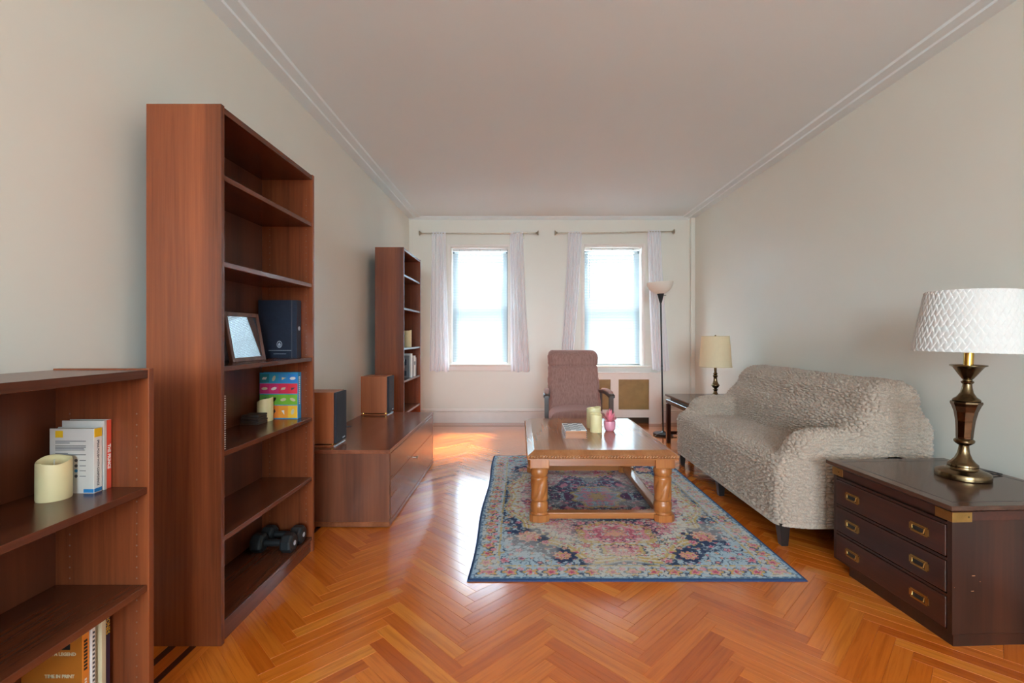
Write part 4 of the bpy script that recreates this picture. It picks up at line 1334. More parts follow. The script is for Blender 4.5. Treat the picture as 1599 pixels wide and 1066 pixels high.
def chess():
    x0, x1, y0, y1, h = 0.310, 0.459, 3.268, 3.546, 0.056
    t = thing('chess_box', ((x0 + x1) / 2, (y0 + y1) / 2, ZT), 'wooden folding chess box with a black and white checkered lid', 'chess box')
    b = obj('box_body', bx(x0, x1, y0, y1, ZT, ZT + h - 0.004, bev=0.001), M['oak'], t)
    obj('lid_edge', bx(x0 + 0.0005, x1 - 0.0005, y0 + 0.0005, y1 - 0.0005, ZT + h - 0.004, ZT + h - 0.0006), M['cover_white'], t)
    sq = 0.0345
    ox, oy = x0 + (x1 - x0 - 4 * sq) / 2, y0 + (y1 - y0 - 8 * sq) / 2
    for i in range(4):
        for j in range(8):
            obj('square', bx(ox + i * sq, ox + (i + 1) * sq, oy + j * sq, oy + (j + 1) * sq, ZT + h - 0.0006, ZT + h), M['chess_dark'] if (i + j) % 2 == 0 else M['cover_white'], t)
    for x in (x0, x1 - 0.006):
        for k in range(4):
            obj('finger_joint', bx(x, x + 0.006, y0 - 0.0005, y0, ZT + 0.006 + k * 0.013, ZT + 0.012 + k * 0.013), M['photo'], b)
    bm = nb(); lathe(bm, [(0.006, 0), (0.006, 0.002)], seg=12); bm.transform(Matrix.Translation((x0, (y0 + y1) / 2, ZT + 0.03)) @ Matrix.Rotation(-PI / 2, 4, 'Y')); obj('latch', bm, M['brass'], b)
M['chess_dark'] = plain('chess_dark_square', (52, 56, 68), 0.35)
chess()
candle(0.557, 3.50, ZT, 0.0445, 0.140, 'shorter pale yellow candle nearer the camera on the coffee table', M['wax2'], 0.016, 2.2)
candle(0.566, 3.665, ZT, 0.054, 0.160, 'taller pale yellow candle behind the other on the coffee table', M['wax2'], 0.014, 0.0)
def succulent():
    x, y = 0.666, 3.54
    t = thing('potted_succulent', (x, y, ZT), 'small pink succulent in a pink pot on the coffee table', 'potted plant')
    bm = nb(); lathe(bm, [(0.026, ZT), (0.030, ZT + 0.003), (0.038, ZT + 0.014), (0.0415, ZT + 0.028), (0.042, ZT + 0.070), (0.041, ZT + 0.073), (0.038, ZT + 0.073), (0.0375, ZT + 0.062)], x, y, 32)
    obj('pot', bm, M['pot'], t, smooth=50)
    rs = random.Random(4)
    for i in range(21):
        k = i / 20
        tilt = 0.12 + 0.95 * (1 - k) ** 0.9; az = i * 2.399
        L = 0.062 + 0.022 * k
        bm = nb()
        d = Vector((math.sin(tilt) * math.cos(az), math.sin(tilt) * math.sin(az), math.cos(tilt)))
        side = d.cross(Vector((0, 0, 1))).normalized(); nn = side.cross(d).normalized()
        o = Vector((x, y, ZT + 0.062)) + Vector((d.x, d.y, 0)) * 0.010 + Vector((0, 0, 0.018 * k))
        secs = []
        for s, w in ((0, 0.004), (0.3, 0.0085), (0.62, 0.009), (0.85, 0.005), (1.0, 0.0008)):
            cpt = o + d * L * s + nn * (0.010 * s * s)
            secs.append([bm.verts.new(cpt + side * w), bm.verts.new(cpt + nn * w * 0.35), bm.verts.new(cpt - side * w), bm.verts.new(cpt - nn * w * 0.45)])
        for a, b in zip(secs[:-1], secs[1:]):
            for q in range(4):
                j = (q + 1) % 4; bm.faces.new((a[q], a[j], b[j], b[q]))
        bm.faces.new(secs[-1]); bm.faces.new(list(reversed(secs[0])))
        bmesh.ops.recalc_face_normals(bm, faces=bm.faces)
        obj('leaf', bm, M['plantpink'], t, smooth=70)
    bm = nb(); lathe(bm, [(0.0375, ZT + 0.055), (0.0375, ZT + 0.061)], x, y, 24); obj('soil', bm, M['slate'], t)
succulent()

# ================================================================== SOFA
def sofa():
    Y0, Y1, XF, XB = 2.60, 4.335, 1.41, 2.275
    t = thing('sofa', ((XF + XB) / 2, (Y0 + Y1) / 2, 0), 'beige sofa in a puckered stretch slipcover against the right wall', 'sofa')
    ym = (Y0 + Y1) / 2; hy = (Y1 - Y0) / 2
    def f(P):
        seat = rbox(P, ((XF + 2.10) / 2, ym, 0.24), ((2.10 - XF) / 2, hy, 0.235), 0.075)
        # crown of the seat cushion
        Q = P.copy(); Q[:, 0] -= (P[:, 2] - 0.45) * 0.22
        back = rbox(Q, (2.02, ym, 0.50), (0.155, hy + 0.005, 0.40), 0.13)
        # broad round upper corners of the back
        cyy = np.abs(P[:, 1] - ym) - (hy - 0.16); cz = P[:, 2] - 0.725
        rr = np.hypot(np.maximum(cyy, 0), np.maximum(cz, 0)) - 0.175
        back = np.maximum(back, rr)
        shell = rbox(P, (2.075, ym, 0.37), (0.212, hy + 0.004, 0.34), 0.075)
        d = smin(back, shell, 0.08)
        arms = None
        for s in (-1, 1):
            A = P.copy()
            A[:, 2] += 0.05 * np.clip((1.75 - P[:, 0]) / 0.25, 0, 1) ** 2
            a = rbox(A, (1.84, ym + s * (hy - 0.105), 0.31), (0.335, 0.105, 0.325), 0.095)
            arms = a if arms is None else np.minimum(arms, a)
        d2 = smin(d, arms, 0.05)
        # outer corners blend into the seat front, inner creases stay tight
        outer = np.abs(P[:, 1] - ym) > hy - 0.14
        s1 = smin(seat, d2, 0.10); s2 = smin(seat, d2, 0.02)
        w = np.clip((np.abs(P[:, 1] - ym) - (hy - 0.24)) / 0.10, 0, 1)
        d3 = s1 * w + s2 * (1 - w)
        return np.maximum(d3, 0.112 - P[:, 2])
    P, F, N = surf_nets(f, (XF - 0.03, Y0 - 0.03, 0.09), (XB + 0.05, Y1 + 0.03, 0.95), 0.0064)
    # split every quad in four for the fine relief
    E = np.sort(np.concatenate([F[:, [0, 1]], F[:, [1, 2]], F[:, [2, 3]], F[:, [3, 0]]]), axis=1)
    key = E[:, 0].astype(np.int64) * (len(P) + 1) + E[:, 1]
    uk, inv = np.unique(key, return_inverse=True)
    ea, eb = uk // (len(P) + 1), uk % (len(P) + 1)
    nP, nE, nF = len(P), len(uk), len(F)
    fc = nP + nE + np.arange(nF)
    em = (nP + inv).reshape(4, nF)
    N = np.concatenate([N, N[ea] + N[eb], N[F].sum(1)]); N /= np.linalg.norm(N, axis=1, keepdims=True)
    P = np.concatenate([P, (P[ea] + P[eb]) / 2, P[F].mean(1)])
    F = np.concatenate([np.stack([F[:, 0], em[0], fc, em[3]], -1), np.stack([em[0], F[:, 1], em[1], fc], -1),
                        np.stack([fc, em[1], F[:, 2], em[2]], -1), np.stack([em[3], fc, em[2], F[:, 3]], -1)])
    # puckers: rows of small pillows with tight creases between them
    def creases(Q, seed):
        i0 = np.floor(Q).astype(np.int64)
        f1 = np.full(len(Q), 9.0); f2 = f1.copy()
        for dx in (-1, 0, 1):
            for dy in (-1, 0, 1):
                for dz in (-1, 0, 1):
                    c = i0 + np.array([dx, dy, dz])
                    n = (c[:, 0] * 73856093) ^ (c[:, 1] * 19349663) ^ (c[:, 2] * 83492791) ^ (seed * 7919)
                    n = (n ^ (n >> 13)) * 1274126177 & 0x7fffffff
                    j = np.stack([(n & 1023), ((n >> 10) & 1023), ((n >> 20) & 1023)], -1) / 1023.0 * 0.8 + 0.1
                    d = np.linalg.norm(c + j - Q, axis=1)
                    f2 = np.where(d < f1, f1, np.minimum(f2, d)); f1 = np.minimum(f1, d)
        return np.clip((f2 - f1) / 0.42, 0, 1) ** 0.7
    wv = 0.012 * (vnoise(P / 0.16 + 3, 9) - 0.5) + 0.010 * (vnoise(P / 0.035 + 13, 10) - 0.5)
    n1 = creases(np.stack([P[:, 0] / 0.036, P[:, 1] / 0.036, (P[:, 2] + wv) / 0.0175], -1) + 40, 1)
    n2 = creases(np.stack([(P[:, 0] + wv) / 0.0175, P[:, 1] / 0.032, P[:, 2] / 0.04], -1) + 90, 2)
    up = np.clip((np.abs(N[:, 2]) - 0.55) / 0.3, 0, 1)
    n3 = vnoise(P / 0.12 + 7, 3)
    bot = np.clip((P[:, 2] - 0.118) / 0.02, 0, 1)
    dsp = ((n1 - 0.7) * (1 - up) + (n2 - 0.7) * up * 0.85) * 0.0155 + (n3 - 0.5) * 0.010
    P = P + N * (dsp * bot)[:, None]
    c = P[F].mean(1)
    nf = N[F].mean(1)
    backm = (c[:, 2] > 0.475) & (c[:, 0] > 1.80) & (np.abs(c[:, 1] - ym) < hy - 0.20) | ((c[:, 2] > 0.60) & (c[:, 0] > 1.93)) | (c[:, 0] > 2.12)
    armm = ~backm & (np.abs(c[:, 1] - ym) > hy - 0.215) & (c[:, 2] > 0.44) & (c[:, 0] > 1.49)
    # true normals of the whole puckered surface, so that the parts meet without a seam
    fn = np.cross(P[F[:, 2]] - P[F[:, 0]], P[F[:, 3]] - P[F[:, 1]])
    VN = np.zeros_like(P)
    for k in range(4): np.add.at(VN, F[:, k], fn)
    VN /= np.maximum(np.linalg.norm(VN, axis=1, keepdims=True), 1e-9)
    if (VN * N).sum() < 0: F = F[:, ::-1]; VN = -VN
    groups = [('backrest', backm), ('armrest', armm & (c[:, 1] < ym)), ('armrest', armm & (c[:, 1] > ym)), ('seat', ~backm & ~armm)]
    for nm, m in groups:
        fs = F[m]; u, inv = np.unique(fs, return_inverse=True)
        me = mesh_np(nm, P[u], inv.reshape(fs.shape))
        o = obj(nm, me, M['slip'], t)
        me.normals_split_custom_set_from_vertices([tuple(v) for v in VN[u]])
    for x in (1.455, 2.20):
        for y in (2.645, 3.468, 4.29):
            bm = nb()
            w, b = 0.028, 0.018
            top = [bm.verts.new((x + sx * w, y + sy * w, 0.125)) for sx, sy in ((-1, -1), (1, -1), (1, 1), (-1, 1))]
            low = [bm.verts.new((x + 0.004 + sx * b, y + sy * b, 0.0)) for sx, sy in ((-1, -1), (1, -1), (1, 1), (-1, 1))]
            for k in range(4):
                j = (k + 1) % 4; bm.faces.new((low[k], low[j], top[j], top[k]))
            bm.faces.new(top); bm.faces.new(list(reversed(low)))
            obj('leg', bm, M['black_leg'], t)
    obj('base_frame', bx(XF + 0.03, XB - 0.03, Y0 + 0.03, Y1 - 0.03, 0.104, 0.125), M['black_leg'], t)
sofa()

# ================================================================== RECLINER
def armchair():
    xc = 0.58
    t = thing('recliner_chair', (xc, 5.0, 0), 'mauve velvet recliner with wooden arms behind the coffee table', 'armchair')
    la = math.radians(17)
    def leanM(y, z): return y, z
    def f_back(P):
        Q = P.copy(); zz = P[:, 2] - 0.40
        Q[:, 1] = P[:, 1] - zz * math.tan(la)
        taper = 1 - 0.07 * np.clip(zz / 0.6, 0, 1)
        Q[:, 0] = xc + (P[:, 0] - xc) / taper
        d = rbox(Q, (xc, 5.11, 0.665), (0.285, 0.062, 0.335), 0.055)
        # crease below the head roll and soft bulge
        d = d + 0.012 * np.exp(-((P[:, 2] - 0.835) / 0.012) ** 2)
        return d - 0.010 * np.exp(-((P[:, 2] - 0.92) / 0.07) ** 2)
    P, F, N = surf_nets(f_back, (xc - 0.35, 4.95, 0.30), (xc + 0.35, 5.45, 1.06), 0.0125)
    wr = (vnoise(np.stack([P[:, 0] / 0.05, P[:, 1] / 0.05, P[:, 2] / 0.02], -1), 5) - 0.5) * 0.010 * np.clip((np.abs(P[:, 0] - xc) - 0.20) / 0.06, 0, 1)
    me = mesh_np('back_cushion', P + N * wr[:, None], F); obj('back_cushion', me, M['velvet'], t)
    def f_seat(P):
        Q = P.copy()
        Q[:, 2] = P[:, 2] + 0.035 * (np.abs(P[:, 0] - xc) / 0.28) ** 2
        d = rbox(Q, (xc, 4.90, 0.335), (0.275, 0.27 , 0.095), 0.06)
        fr = P[:, 1] + 0.05 * ((P[:, 0] - xc) / 0.28) ** 2 * -1
        return np.maximum(d, 4.64 - fr)
    P, F, N = surf_nets(f_seat, (xc - 0.33, 4.55, 0.18), (xc + 0.33, 5.22, 0.48), 0.0125)
    obj('seat_cushion', mesh_np('seat_cushion', P, F), M['velvet'], t)
    obj('seat_frame', bx(xc - 0.27, xc + 0.27, 4.68, 5.16, 0.15, 0.245, bev=0.01), M['ebony'], t)
    for s in (-1, 1):
        xo = xc + s * 0.315
        # arm: bowed wooden rail, wider in front, slightly drawn in at the rear
        bm = nb(); rings = []
        for (y, z, w, h, dx) in ((4.655, 0.560, 0.026, 0.010, 0.004), (4.67, 0.566, 0.032, 0.016, 0.004), (4.74, 0.578, 0.033, 0.020, 0.0), (4.88, 0.586, 0.031, 0.020, -0.008), (5.04, 0.578, 0.028, 0.018, -0.02), (5.20, 0.560, 0.024, 0.016, -0.034)):
            x = xo + s * dx
            rings.append([bm.verts.new((x + a * w, y, z + b * h)) for a, b in ((-1, -0.6), (-0.8, -1), (0.8, -1), (1, -0.6), (1, 0.5), (0.7, 1), (-0.7, 1), (-1, 0.5))])
        for a, b in zip(rings[:-1], rings[1:]):
            for k in range(8):
                j = (k + 1) % 8; bm.faces.new((a[k], a[j], b[j], b[k]))
        bm.faces.new(rings[0]); bm.faces.new(rings[-1])
        bmesh.ops.recalc_face_normals(bm, faces=bm.faces)
        ar = obj('armrest', bm, M['ebony'], t, smooth=50)
        bm = nb(); rings = []
        for (y, z, w, dx) in ((4.70, 0.588, 0.020, 0.003), (4.72, 0.602, 0.025, 0.002), (4.86, 0.612, 0.026, -0.007), (5.02, 0.602, 0.023, -0.018), (5.05, 0.588, 0.018, -0.02)):
            x = xo + s * dx
            rings.append([bm.verts.new((x + a * w, y, z + b * 0.010)) for a, b in ((-1, -1), (1, -1), (1, 0.2), (0.5, 0.9), (-0.5, 0.9), (-1, 0.2))])
        for a, b in zip(rings[:-1], rings[1:]):
            for k in range(6):
                j = (k + 1) % 6; bm.faces.new((a[k], a[j], b[j], b[k]))
        bm.faces.new(rings[0]); bm.faces.new(rings[-1]); bmesh.ops.recalc_face_normals(bm, faces=bm.faces)
        obj('arm_pad', bm, M['velvet'], ar, smooth=60)
        for (y, ztop, dx) in ((4.70, 0.556, 0.003), (5.15, 0.556, -0.03)):
            x = xo + s * dx
            bm = nb()
            top = [bm.verts.new((x + a * 0.021, y + b * 0.019, ztop)) for a, b in ((-1, -1), (1, -1), (1, 1), (-1, 1))]
            low = [bm.verts.new((x + a * 0.019, y + b * 0.017, 0)) for a, b in ((-1, -1), (1, -1), (1, 1), (-1, 1))]
            for k in range(4):
                j = (k + 1) % 4; bm.faces.new((low[k], low[j], top[j], top[k]))
            bm.faces.new(top); bm.faces.new(list(reversed(low)))
            obj('leg', bm, M['ebony'], t)
        obj('side_rail', bx(xo - 0.012, xo + 0.012, 4.715, 5.13, 0.17, 0.215, bev=0.003), M['ebony'], t)
armchair()

# ================================================================== TORCHIERE
def floor_lamp():
    x, y = 1.674, 5.58
    t = thing('floor_lamp', (x, y, 0), 'black torchiere floor lamp with frosted white bowl shade by the window', 'floor lamp')
    sh = lambda z: -0.030 * z / 1.65
    bm = nb(); lathe(bm, [(0.112, 0), (0.116, 0.006), (0.116, 0.020), (0.110, 0.027), (0.03, 0.036), (0.018, 0.045), (0.012, 0.05)], x, y, 40)
    obj('base', bm, M['black'], t, smooth=35)
    bm = nb(); lathe(bm, [(0.0095, 0.04), (0.0095, 0.80), (0.0115, 0.80), (0.0115, 0.815), (0.0095, 0.815), (0.0095, 1.56)], x, y, 14, shear=sh); obj('pole', bm, M['black'], t, smooth=35)
    bm = nb(); lathe(bm, [(0.012, 1.545), (0.020, 1.575), (0.034, 1.63), (0.040, 1.648), (0.040, 1.655)], x, y, 24, shear=sh); cn = obj('socket_cone', bm, M['black'], t, smooth=35)
    bm = nb(); tube(bm, [(x - 0.03 + 0.034, y - 0.01, 1.632), (x - 0.03 + 0.062, y - 0.012, 1.634)], 0.004, 8); obj('switch_knob', bm, M['black'], cn)
    bm = nb()
    po = [(0.034, 1.652), (0.062, 1.662), (0.098, 1.685), (0.126, 1.715), (0.144, 1.752), (0.152, 1.786)]
    pi = [(0.148, 1.786), (0.140, 1.752), (0.122, 1.717), (0.094, 1.688), (0.060, 1.667), (0.02, 1.66)]
    lathe(bm, po + pi, x, y, 48, cap=False, shear=sh)
    bm.transform(Matrix.Translation((x, y, 1.66)) @ Matrix.Rotation(math.radians(-3), 4, 'Y') @ Matrix.Translation((-x, -y, -1.66)))
    obj('bowl_shade', bm, M['bowl'], t, smooth=60)
    bm = nb(); tube(bm, [(x + 0.02, y - 0.02, 0.036), (x - 0.05, y - 0.06, 0.033), (x - 0.10, y - 0.08, 0.022), (x - 0.125, y - 0.09, 0.004), (x - 0.05, y - 0.16, 0.004), (x + 0.10, y - 0.14, 0.004), (x + 0.28, y - 0.02, 0.004), (x + 0.5, y + 0.2, 0.004)], 0.0035, 6)
    obj('power_cord', bm, M['black'], t)
floor_lamp()

# ================================================================== END TABLE AND SMALL LAMP
def end_table():
    x0, x1, y0, y1, zt = 1.585, 2.245, 4.47, 5.215, 0.527
    t = thing('end_table', ((x0 + x1) / 2, (y0 + y1) / 2, 0), 'dark wood end table with floating top in the corner behind the sofa', 'end table')
    obj('table_top', bx(x0, x1, y0, y1, zt - 0.022, zt, bev=0.004, seg=2), M['mahog_gloss'], t)
    obj('recess_rail', bx(x0 + 0.045, x1 - 0.045, y0 + 0.045, y1 - 0.045, zt - 0.075, zt - 0.022), M['mahog'], t)
    for a, b in ((x0 + 0.006, x0 + 0.05), (x1 - 0.05, x1 - 0.006)):
        obj('side_rail', bx(a, b, y0 + 0.006, y1 - 0.006, zt - 0.098, zt - 0.055, bev=0.004), M['mahog_gloss'], t)
    for a, b in ((y0 + 0.006, y0 + 0.05), (y1 - 0.05, y1 - 0.006)):
        obj('end_rail', bx(x0 + 0.05, x1 - 0.05, a, b, zt - 0.098, zt - 0.055, bev=0.004), M['mahog_gloss'], t)
    for a in (x0 + 0.006, x1 - 0.05):
        for b in (y0 + 0.006, y1 - 0.05):
            obj('leg', bx(a, a + 0.044, b, b + 0.044, 0, zt - 0.098, bev=0.004), M['mahog'], t)
    obj('stretcher', bx(x0 + 0.05, x1 - 0.05, y1 - 0.04, y1 - 0.016, 0.09, 0.125, bev=0.003), M['mahog'], t)
    return zt
M['mahog_gloss'] = wood('glossy_dark_wood', (46, 32, 27), (62, 44, 36), (76, 54, 44), 'y', 0.14, strips=9, bmp=0.02)
zt = end_table()
def small_lamp():
    x, y, z = 1.986, 4.85, zt
    t = thing('table_lamp', (x, y, z), 'small brass table lamp with plain cream shade on the corner end table', 'table lamp')
    prof = [(0.075, 0), (0.078, 0.006), (0.070, 0.016), (0.045, 0.024), (0.030, 0.040), (0.020, 0.056), (0.016, 0.072), (0.021, 0.080), (0.026, 0.086), (0.021, 0.092), (0.015, 0.098),
            (0.020, 0.104), (0.032, 0.116), (0.041, 0.128), (0.040, 0.135), (0.028, 0.152), (0.020, 0.175), (0.017, 0.205), (0.021, 0.219), (0.026, 0.224), (0.021, 0.230), (0.016, 0.238), (0.022, 0.246), (0.018, 0.254), (0.013, 0.262), (0.013, 0.33)]
    bm = nb(); lathe(bm, [(r, z + h) for r, h in prof], x, y, 28); obj('turned_base', bm, M['antique'], t, smooth=40)
    bm = nb(); zb, z1 = z + 0.318, z + 0.628
    lathe(bm, [(0.157, zb), (0.1455, (zb + z1) / 2), (0.134, z1), (0.132, z1), (0.1435, (zb + z1) / 2), (0.155, zb), (0.157, zb)], x, y, 48, cap=False)
    s = obj('shade', bm, M['shade_cream'], t, smooth=50)
    for r_, zz in ((0.1572, zb), (0.1342, z1)):
        bm = nb(); tube(bm, [(x + r_ * math.cos(a), y + r_ * math.sin(a), zz) for a in [k * 2 * PI / 40 for k in range(40)]], 0.0022, 6, closed=True); obj('shade_trim', bm, M['shade_rim'], s)
    bm = nb(); tube(bm, [(x - 0.133, y, z1 - 0.006), (x, y, z1 - 0.006), (x + 0.133, y, z1 - 0.006)], 0.002, 6); tube(bm, [(x, y, z + 0.32), (x, y, z1 - 0.002)], 0.003, 6); obj('harp', bm, M['brass'], t)
    bm = nb(); lathe(bm, [(0.004, z1 - 0.006), (0.008, z1 + 0.002), (0.008, z1 + 0.008), (0.003, z1 + 0.013)], x, y, 14); obj('finial', bm, M['antique'], t, smooth=50)
M['shade_rim'] = plain('shade_rim', (196, 178, 130), 0.6)
small_lamp()

# ================================================================== CAMPAIGN CHEST
H_CHEST = 0.530
def chest():
    # local frame: x = away from the room (depth), y = away from the camera
    ang = math.radians(2.6)
    t = thing('campaign_chest', (1.607, 1.772, 0), 'low dark mahogany campaign chest with brass corners and handles beside the sofa', 'chest', rotz=ang)
    D, L, H = 0.60, 0.625, H_CHEST
    def part(name, bm, mat, par=t, **k): return obj(name, bm, mat, par, local=True, **k)
    part('carcass', bx(0.012, D, 0.0, L, 0.045, 0.470, bev=0.002), M['mahog'])
    part('plinth', bx(0.006, D - 0.02, 0.004, L - 0.095, 0.0, 0.045), M['mahog'])
    # stepped rim: cove under a thin top
    bm = nb()
    def ring(d, z): return [bm.verts.new(v) for v in ((-d, -d, z), (D + 0.0, -d, z), (D + 0.0, L + d, z), (-d, L + d, z))]
    rg = [ring(-0.004, 0.468), ring(0.004, 0.470), ring(0.004, 0.503), ring(0.010, 0.505), ring(0.020, 0.509), ring(0.024, 0.512)]
    for a, b in zip(rg[:-1], rg[1:]):
        for k in range(4):
            j = (k + 1) % 4; bm.faces.new((a[k], a[j], b[j], b[k]))
    bm.faces.new(rg[-1]); bm.faces.new(list(reversed(rg[0])))
    part('cornice', bm, M['mahog_x'])
    tp = part('top', bx(-0.026, D + 0.002, -0.022, L + 0.028, 0.512, H, bev=0.003, seg=2), M['mahog_top'])
    bm = nb()
    for a in ((0.022, D - 0.03, 0.022, 0.025), (0.022, D - 0.03, L - 0.025, L - 0.022), (0.022, 0.025, 0.025, L - 0.025), (D - 0.033, D - 0.03, 0.025, L - 0.025)):
        box(bm, a[0], a[1], a[2], a[3], H - 0.001, H + 0.0004)
    part('inlay_line', bm, M['black'], tp)
    # front frame, on the side facing the room
    part('stile', bx(-0.002, 0.014, 0.0, 0.020, 0.045, 0.470), M['mahog']); part('stile', bx(-0.002, 0.014, L - 0.020, L, 0.045, 0.470), M['mahog'])
    zc = [0.115, 0.250, 0.385]
    for z in (0.0455, 0.1775, 0.3125, 0.4475):
        part('rail', bx(-0.002, 0.014, 0.020, L - 0.020, z, z + 0.010), M['mahog'])
    for z in zc:
        d = part('drawer', bx(-0.006, 0.013, 0.024, L - 0.024, z - 0.058, z + 0.060, bev=0.003, seg=2), M['mahog_x'])
        for y in (0.135, 0.495):
            bm = nb(); w, h = 0.044, 0.019
            # plate with cut-in corners round a hollow
            n = 0.006
            P = [(-w + n, -h), (w - n, -h), (w - n, -h + n), (w, -h + n), (w, h - n), (w - n, h - n), (w - n, h), (-w + n, h), (-w + n, h - n), (-w, h - n), (-w, -h + n), (-w + n, -h + n)]
            prism(bm, [(y + a, z + b) for a, b in P], 'x', -0.009, -0.006)
            hd = part('handle_plate', bm, M['brass'], d)
            part('handle_hollow', bx(-0.0096, -0.009, y - 0.028, y + 0.028, z - 0.011, z + 0.011), M['black'], d)
            bm = nb()
            tube(bm, [(-0.0105, y - 0.028, z + 0.010), (-0.0125, y - 0.026, z - 0.006), (-0.0125, y - 0.016, z - 0.010), (-0.0125, y + 0.016, z - 0.010), (-0.0125, y + 0.026, z - 0.006), (-0.0105, y + 0.028, z + 0.010)], 0.0026, 8)
            box(bm, -0.0115, -0.009, y - 0.030, y + 0.030, z + 0.009, z + 0.013); box(bm, -0.0115, -0.009, y - 0.030, y + 0.030, z - 0.0145, z - 0.0115)
            part('bail', bm, M['brass'], d)
    # brass corner plates wrapped round the cornice
    for y0, y1, endf in ((-0.006, 0.066, True), (L - 0.066, L + 0.006, False)):
        bm = nb()
        box(bm, -0.0062, -0.004, y0 - 0.0, y1 + 0.0, 0.465, 0.502, bev=0.0008)
        if endf: box(bm, -0.0062, 0.070, -0.0062, -0.004, 0.465, 0.502, bev=0.0008)
        else: box(bm, -0.0062, 0.070, L + 0.004, L + 0.0062, 0.465, 0.502, bev=0.0008)
        c = part('corner_plate', bm, M['brass'])
        bm = nb(); lathe(bm, [(0.003, 0), (0.003, 0.001)], seg=10); bm.transform(Matrix.Translation((0.056, -0.0062, 0.484) if endf else (-0.0062, L - 0.04, 0.484)) @ Matrix.Rotation(PI / 2 if endf else -PI / 2, 4, 'X' if endf else 'Y')); part('screw', bm, M['antique'], c)
    bm = nb()
    for (x, z, w) in ((0.075, 0.262, 0.012), (0.072, 0.205, 0.010), (0.105, 0.240, 0.003), (0.006, 0.22, 0.002)):
        box(bm, x, x + w, -0.0004, 0.0, z, z + 0.0025)
    part('scuff_marks', bm, M['scuff'])
M['scuff'] = plain('worn_through_finish', (170, 124, 84), 0.7)
chest()

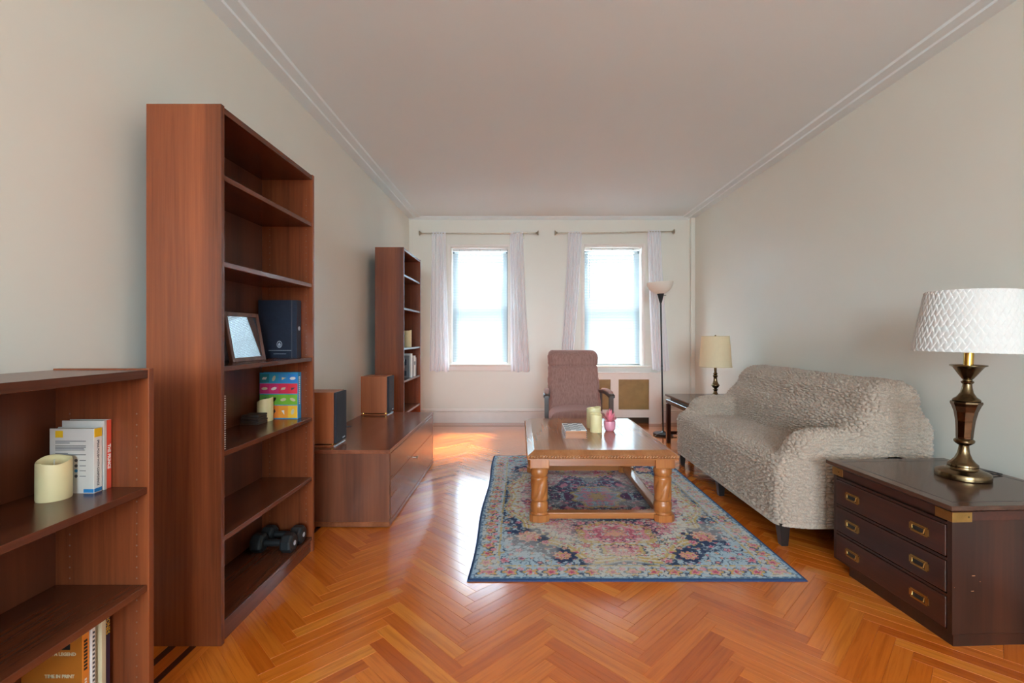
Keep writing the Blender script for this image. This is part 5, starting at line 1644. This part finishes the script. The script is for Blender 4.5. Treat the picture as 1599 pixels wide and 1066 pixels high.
# ------------------------------------------------------------------ big lamp on the chest
def big_lamp():
    x, y, z = 1.962, 2.115, H_CHEST + 0.0004
    t = thing('table_lamp', (x, y, z), 'antique brass table lamp with white woven diamond shade on the campaign chest', 'table lamp')
    KR = 0.77
    sh = lambda zz: max(0.0, (zz - z - 0.03)) * 0.055
    def L(prof, seg=40, mat='antique', nm='base', rf=None, par=t, sm=35):
        bm = nb(); lathe(bm, [(r * KR, z + h) for r, h in prof], x, y, seg, shear=sh, rfun=rf); return obj(nm, bm, M[mat], par, smooth=sm)
    L([(0.122, 0), (0.126, 0.003), (0.126, 0.020), (0.122, 0.026), (0.098, 0.034), (0.074, 0.040), (0.070, 0.046), (0.070, 0.050)], 56, nm='base')
    L([(0.066, 0.048), (0.070, 0.053), (0.068, 0.060), (0.056, 0.068), (0.040, 0.084), (0.028, 0.108), (0.023, 0.134), (0.023, 0.142), (0.036, 0.148), (0.046, 0.156), (0.047, 0.164), (0.040, 0.170), (0.036, 0.172)], nm='stem')
    # faceted vase
    bm = nb(); lathe(bm, [(r * KR, z + h) for r, h in [(0.036, 0.168), (0.038, 0.178), (0.040, 0.21), (0.044, 0.25), (0.053, 0.29), (0.064, 0.315), (0.072, 0.328), (0.070, 0.335), (0.060, 0.338)]], x, y, 8, shear=sh); obj('faceted_vase', bm, M['antique_red'], t)
    L([(0.058, 0.336), (0.064, 0.340), (0.060, 0.346), (0.044, 0.356), (0.030, 0.374), (0.023, 0.398), (0.021, 0.412), (0.028, 0.418), (0.030, 0.423), (0.022, 0.428), (0.021, 0.432)], nm='neck')
    L([(0.018, 0.430), (0.026, 0.436), (0.042, 0.454), (0.058, 0.474), (0.070, 0.488), (0.084, 0.493), (0.083, 0.497), (0.060, 0.492), (0.03, 0.488)], nm='drip_cup')
    L([(0.0225, 0.486), (0.0225, 0.60)], 24, 'gold', 'brass_tube')
    # shade woven from flat diamonds
    nt_, nz_ = 440, 110
    zb, z1, rb, rt = z + 0.552, z + 0.820, 0.200, 0.163
    V, F = [], []
    na, rows = 44, 11.0
    for j in range(nz_ + 1):
        v = j / nz_
        for i in range(nt_):
            u = i / nt_
            a_ = u * na + v * rows * 0.5; b_ = u * na - v * rows * 0.5
            fa, fb = a_ % 1.0, b_ % 1.0
            ov = (math.floor(a_) + math.floor(b_)) % 2
            bulge = (1 - abs(2 * fa - 1) ** 3) * (1 - abs(2 * fb - 1) ** 3)
            d = 0.0042 * (fa if ov else fb) + 0.0016 * bulge
            if j in (0, nz_): d = 0.002
            r = rb + (rt - rb) * v + d
            zz = zb + (z1 - zb) * v
            V.append((x + sh(zz) + r * math.cos(2 * PI * u), y + r * math.sin(2 * PI * u), zz - 0.03 * (r * math.cos(2 * PI * u))))
    for j in range(nz_):
        for i in range(nt_):
            k = (i + 1) % nt_
            F.append((j * nt_ + i, j * nt_ + k, (j + 1) * nt_ + k, (j + 1) * nt_ + i))
    n0 = len(V)
    for j, (zz, r) in enumerate(((z1, rt - 0.003), (zb, rb - 0.003))):
        for i in range(nt_):
            u = i / nt_
            V.append((x + sh(zz) + r * math.cos(2 * PI * u), y + r * math.sin(2 * PI * u), zz - 0.03 * r * math.cos(2 * PI * u)))
    for i in range(nt_):
        k = (i + 1) % nt_
        F.append((nz_ * nt_ + i, nz_ * nt_ + k, n0 + k, n0 + i))
        F.append((n0 + i, n0 + k, n0 + nt_ + k, n0 + nt_ + i))
        F.append((n0 + nt_ + i, n0 + nt_ + k, k, i))
    me = mesh_np('shade', V, F)
    o = obj('shade', me, M['shade_white'], t)
    smooth_angle(me, 30)
    bm = nb(); c = x + sh(z1)
    for q in (0, 1, 2):
        a = q * 2 * PI / 3; tube(bm, [(c, y, z + 0.60), (c + (rt - 0.002) * math.cos(a), y + (rt - 0.002) * math.sin(a), z1 - 0.02)], 0.002, 6)
    obj('shade_carrier', bm, M['brass'], t)
    pts = [(x + 0.085, y + 0.05, z + 0.004), (x + 0.13, y + 0.075, z + 0.004), (x + 0.17, y + 0.09, z + 0.004), (x + 0.20, y + 0.07, z + 0.004), (x + 0.205, y + 0.03, z + 0.004), (x + 0.15, y + 0.02, z + 0.006)]
    bm = nb(); tube(bm, pts, 0.0028, 6); obj('power_cord', bm, M['black'], t)
M['antique_red'] = metal('dark_red_brass', (96, 74, 54), 0.2, 0.35)
big_lamp()
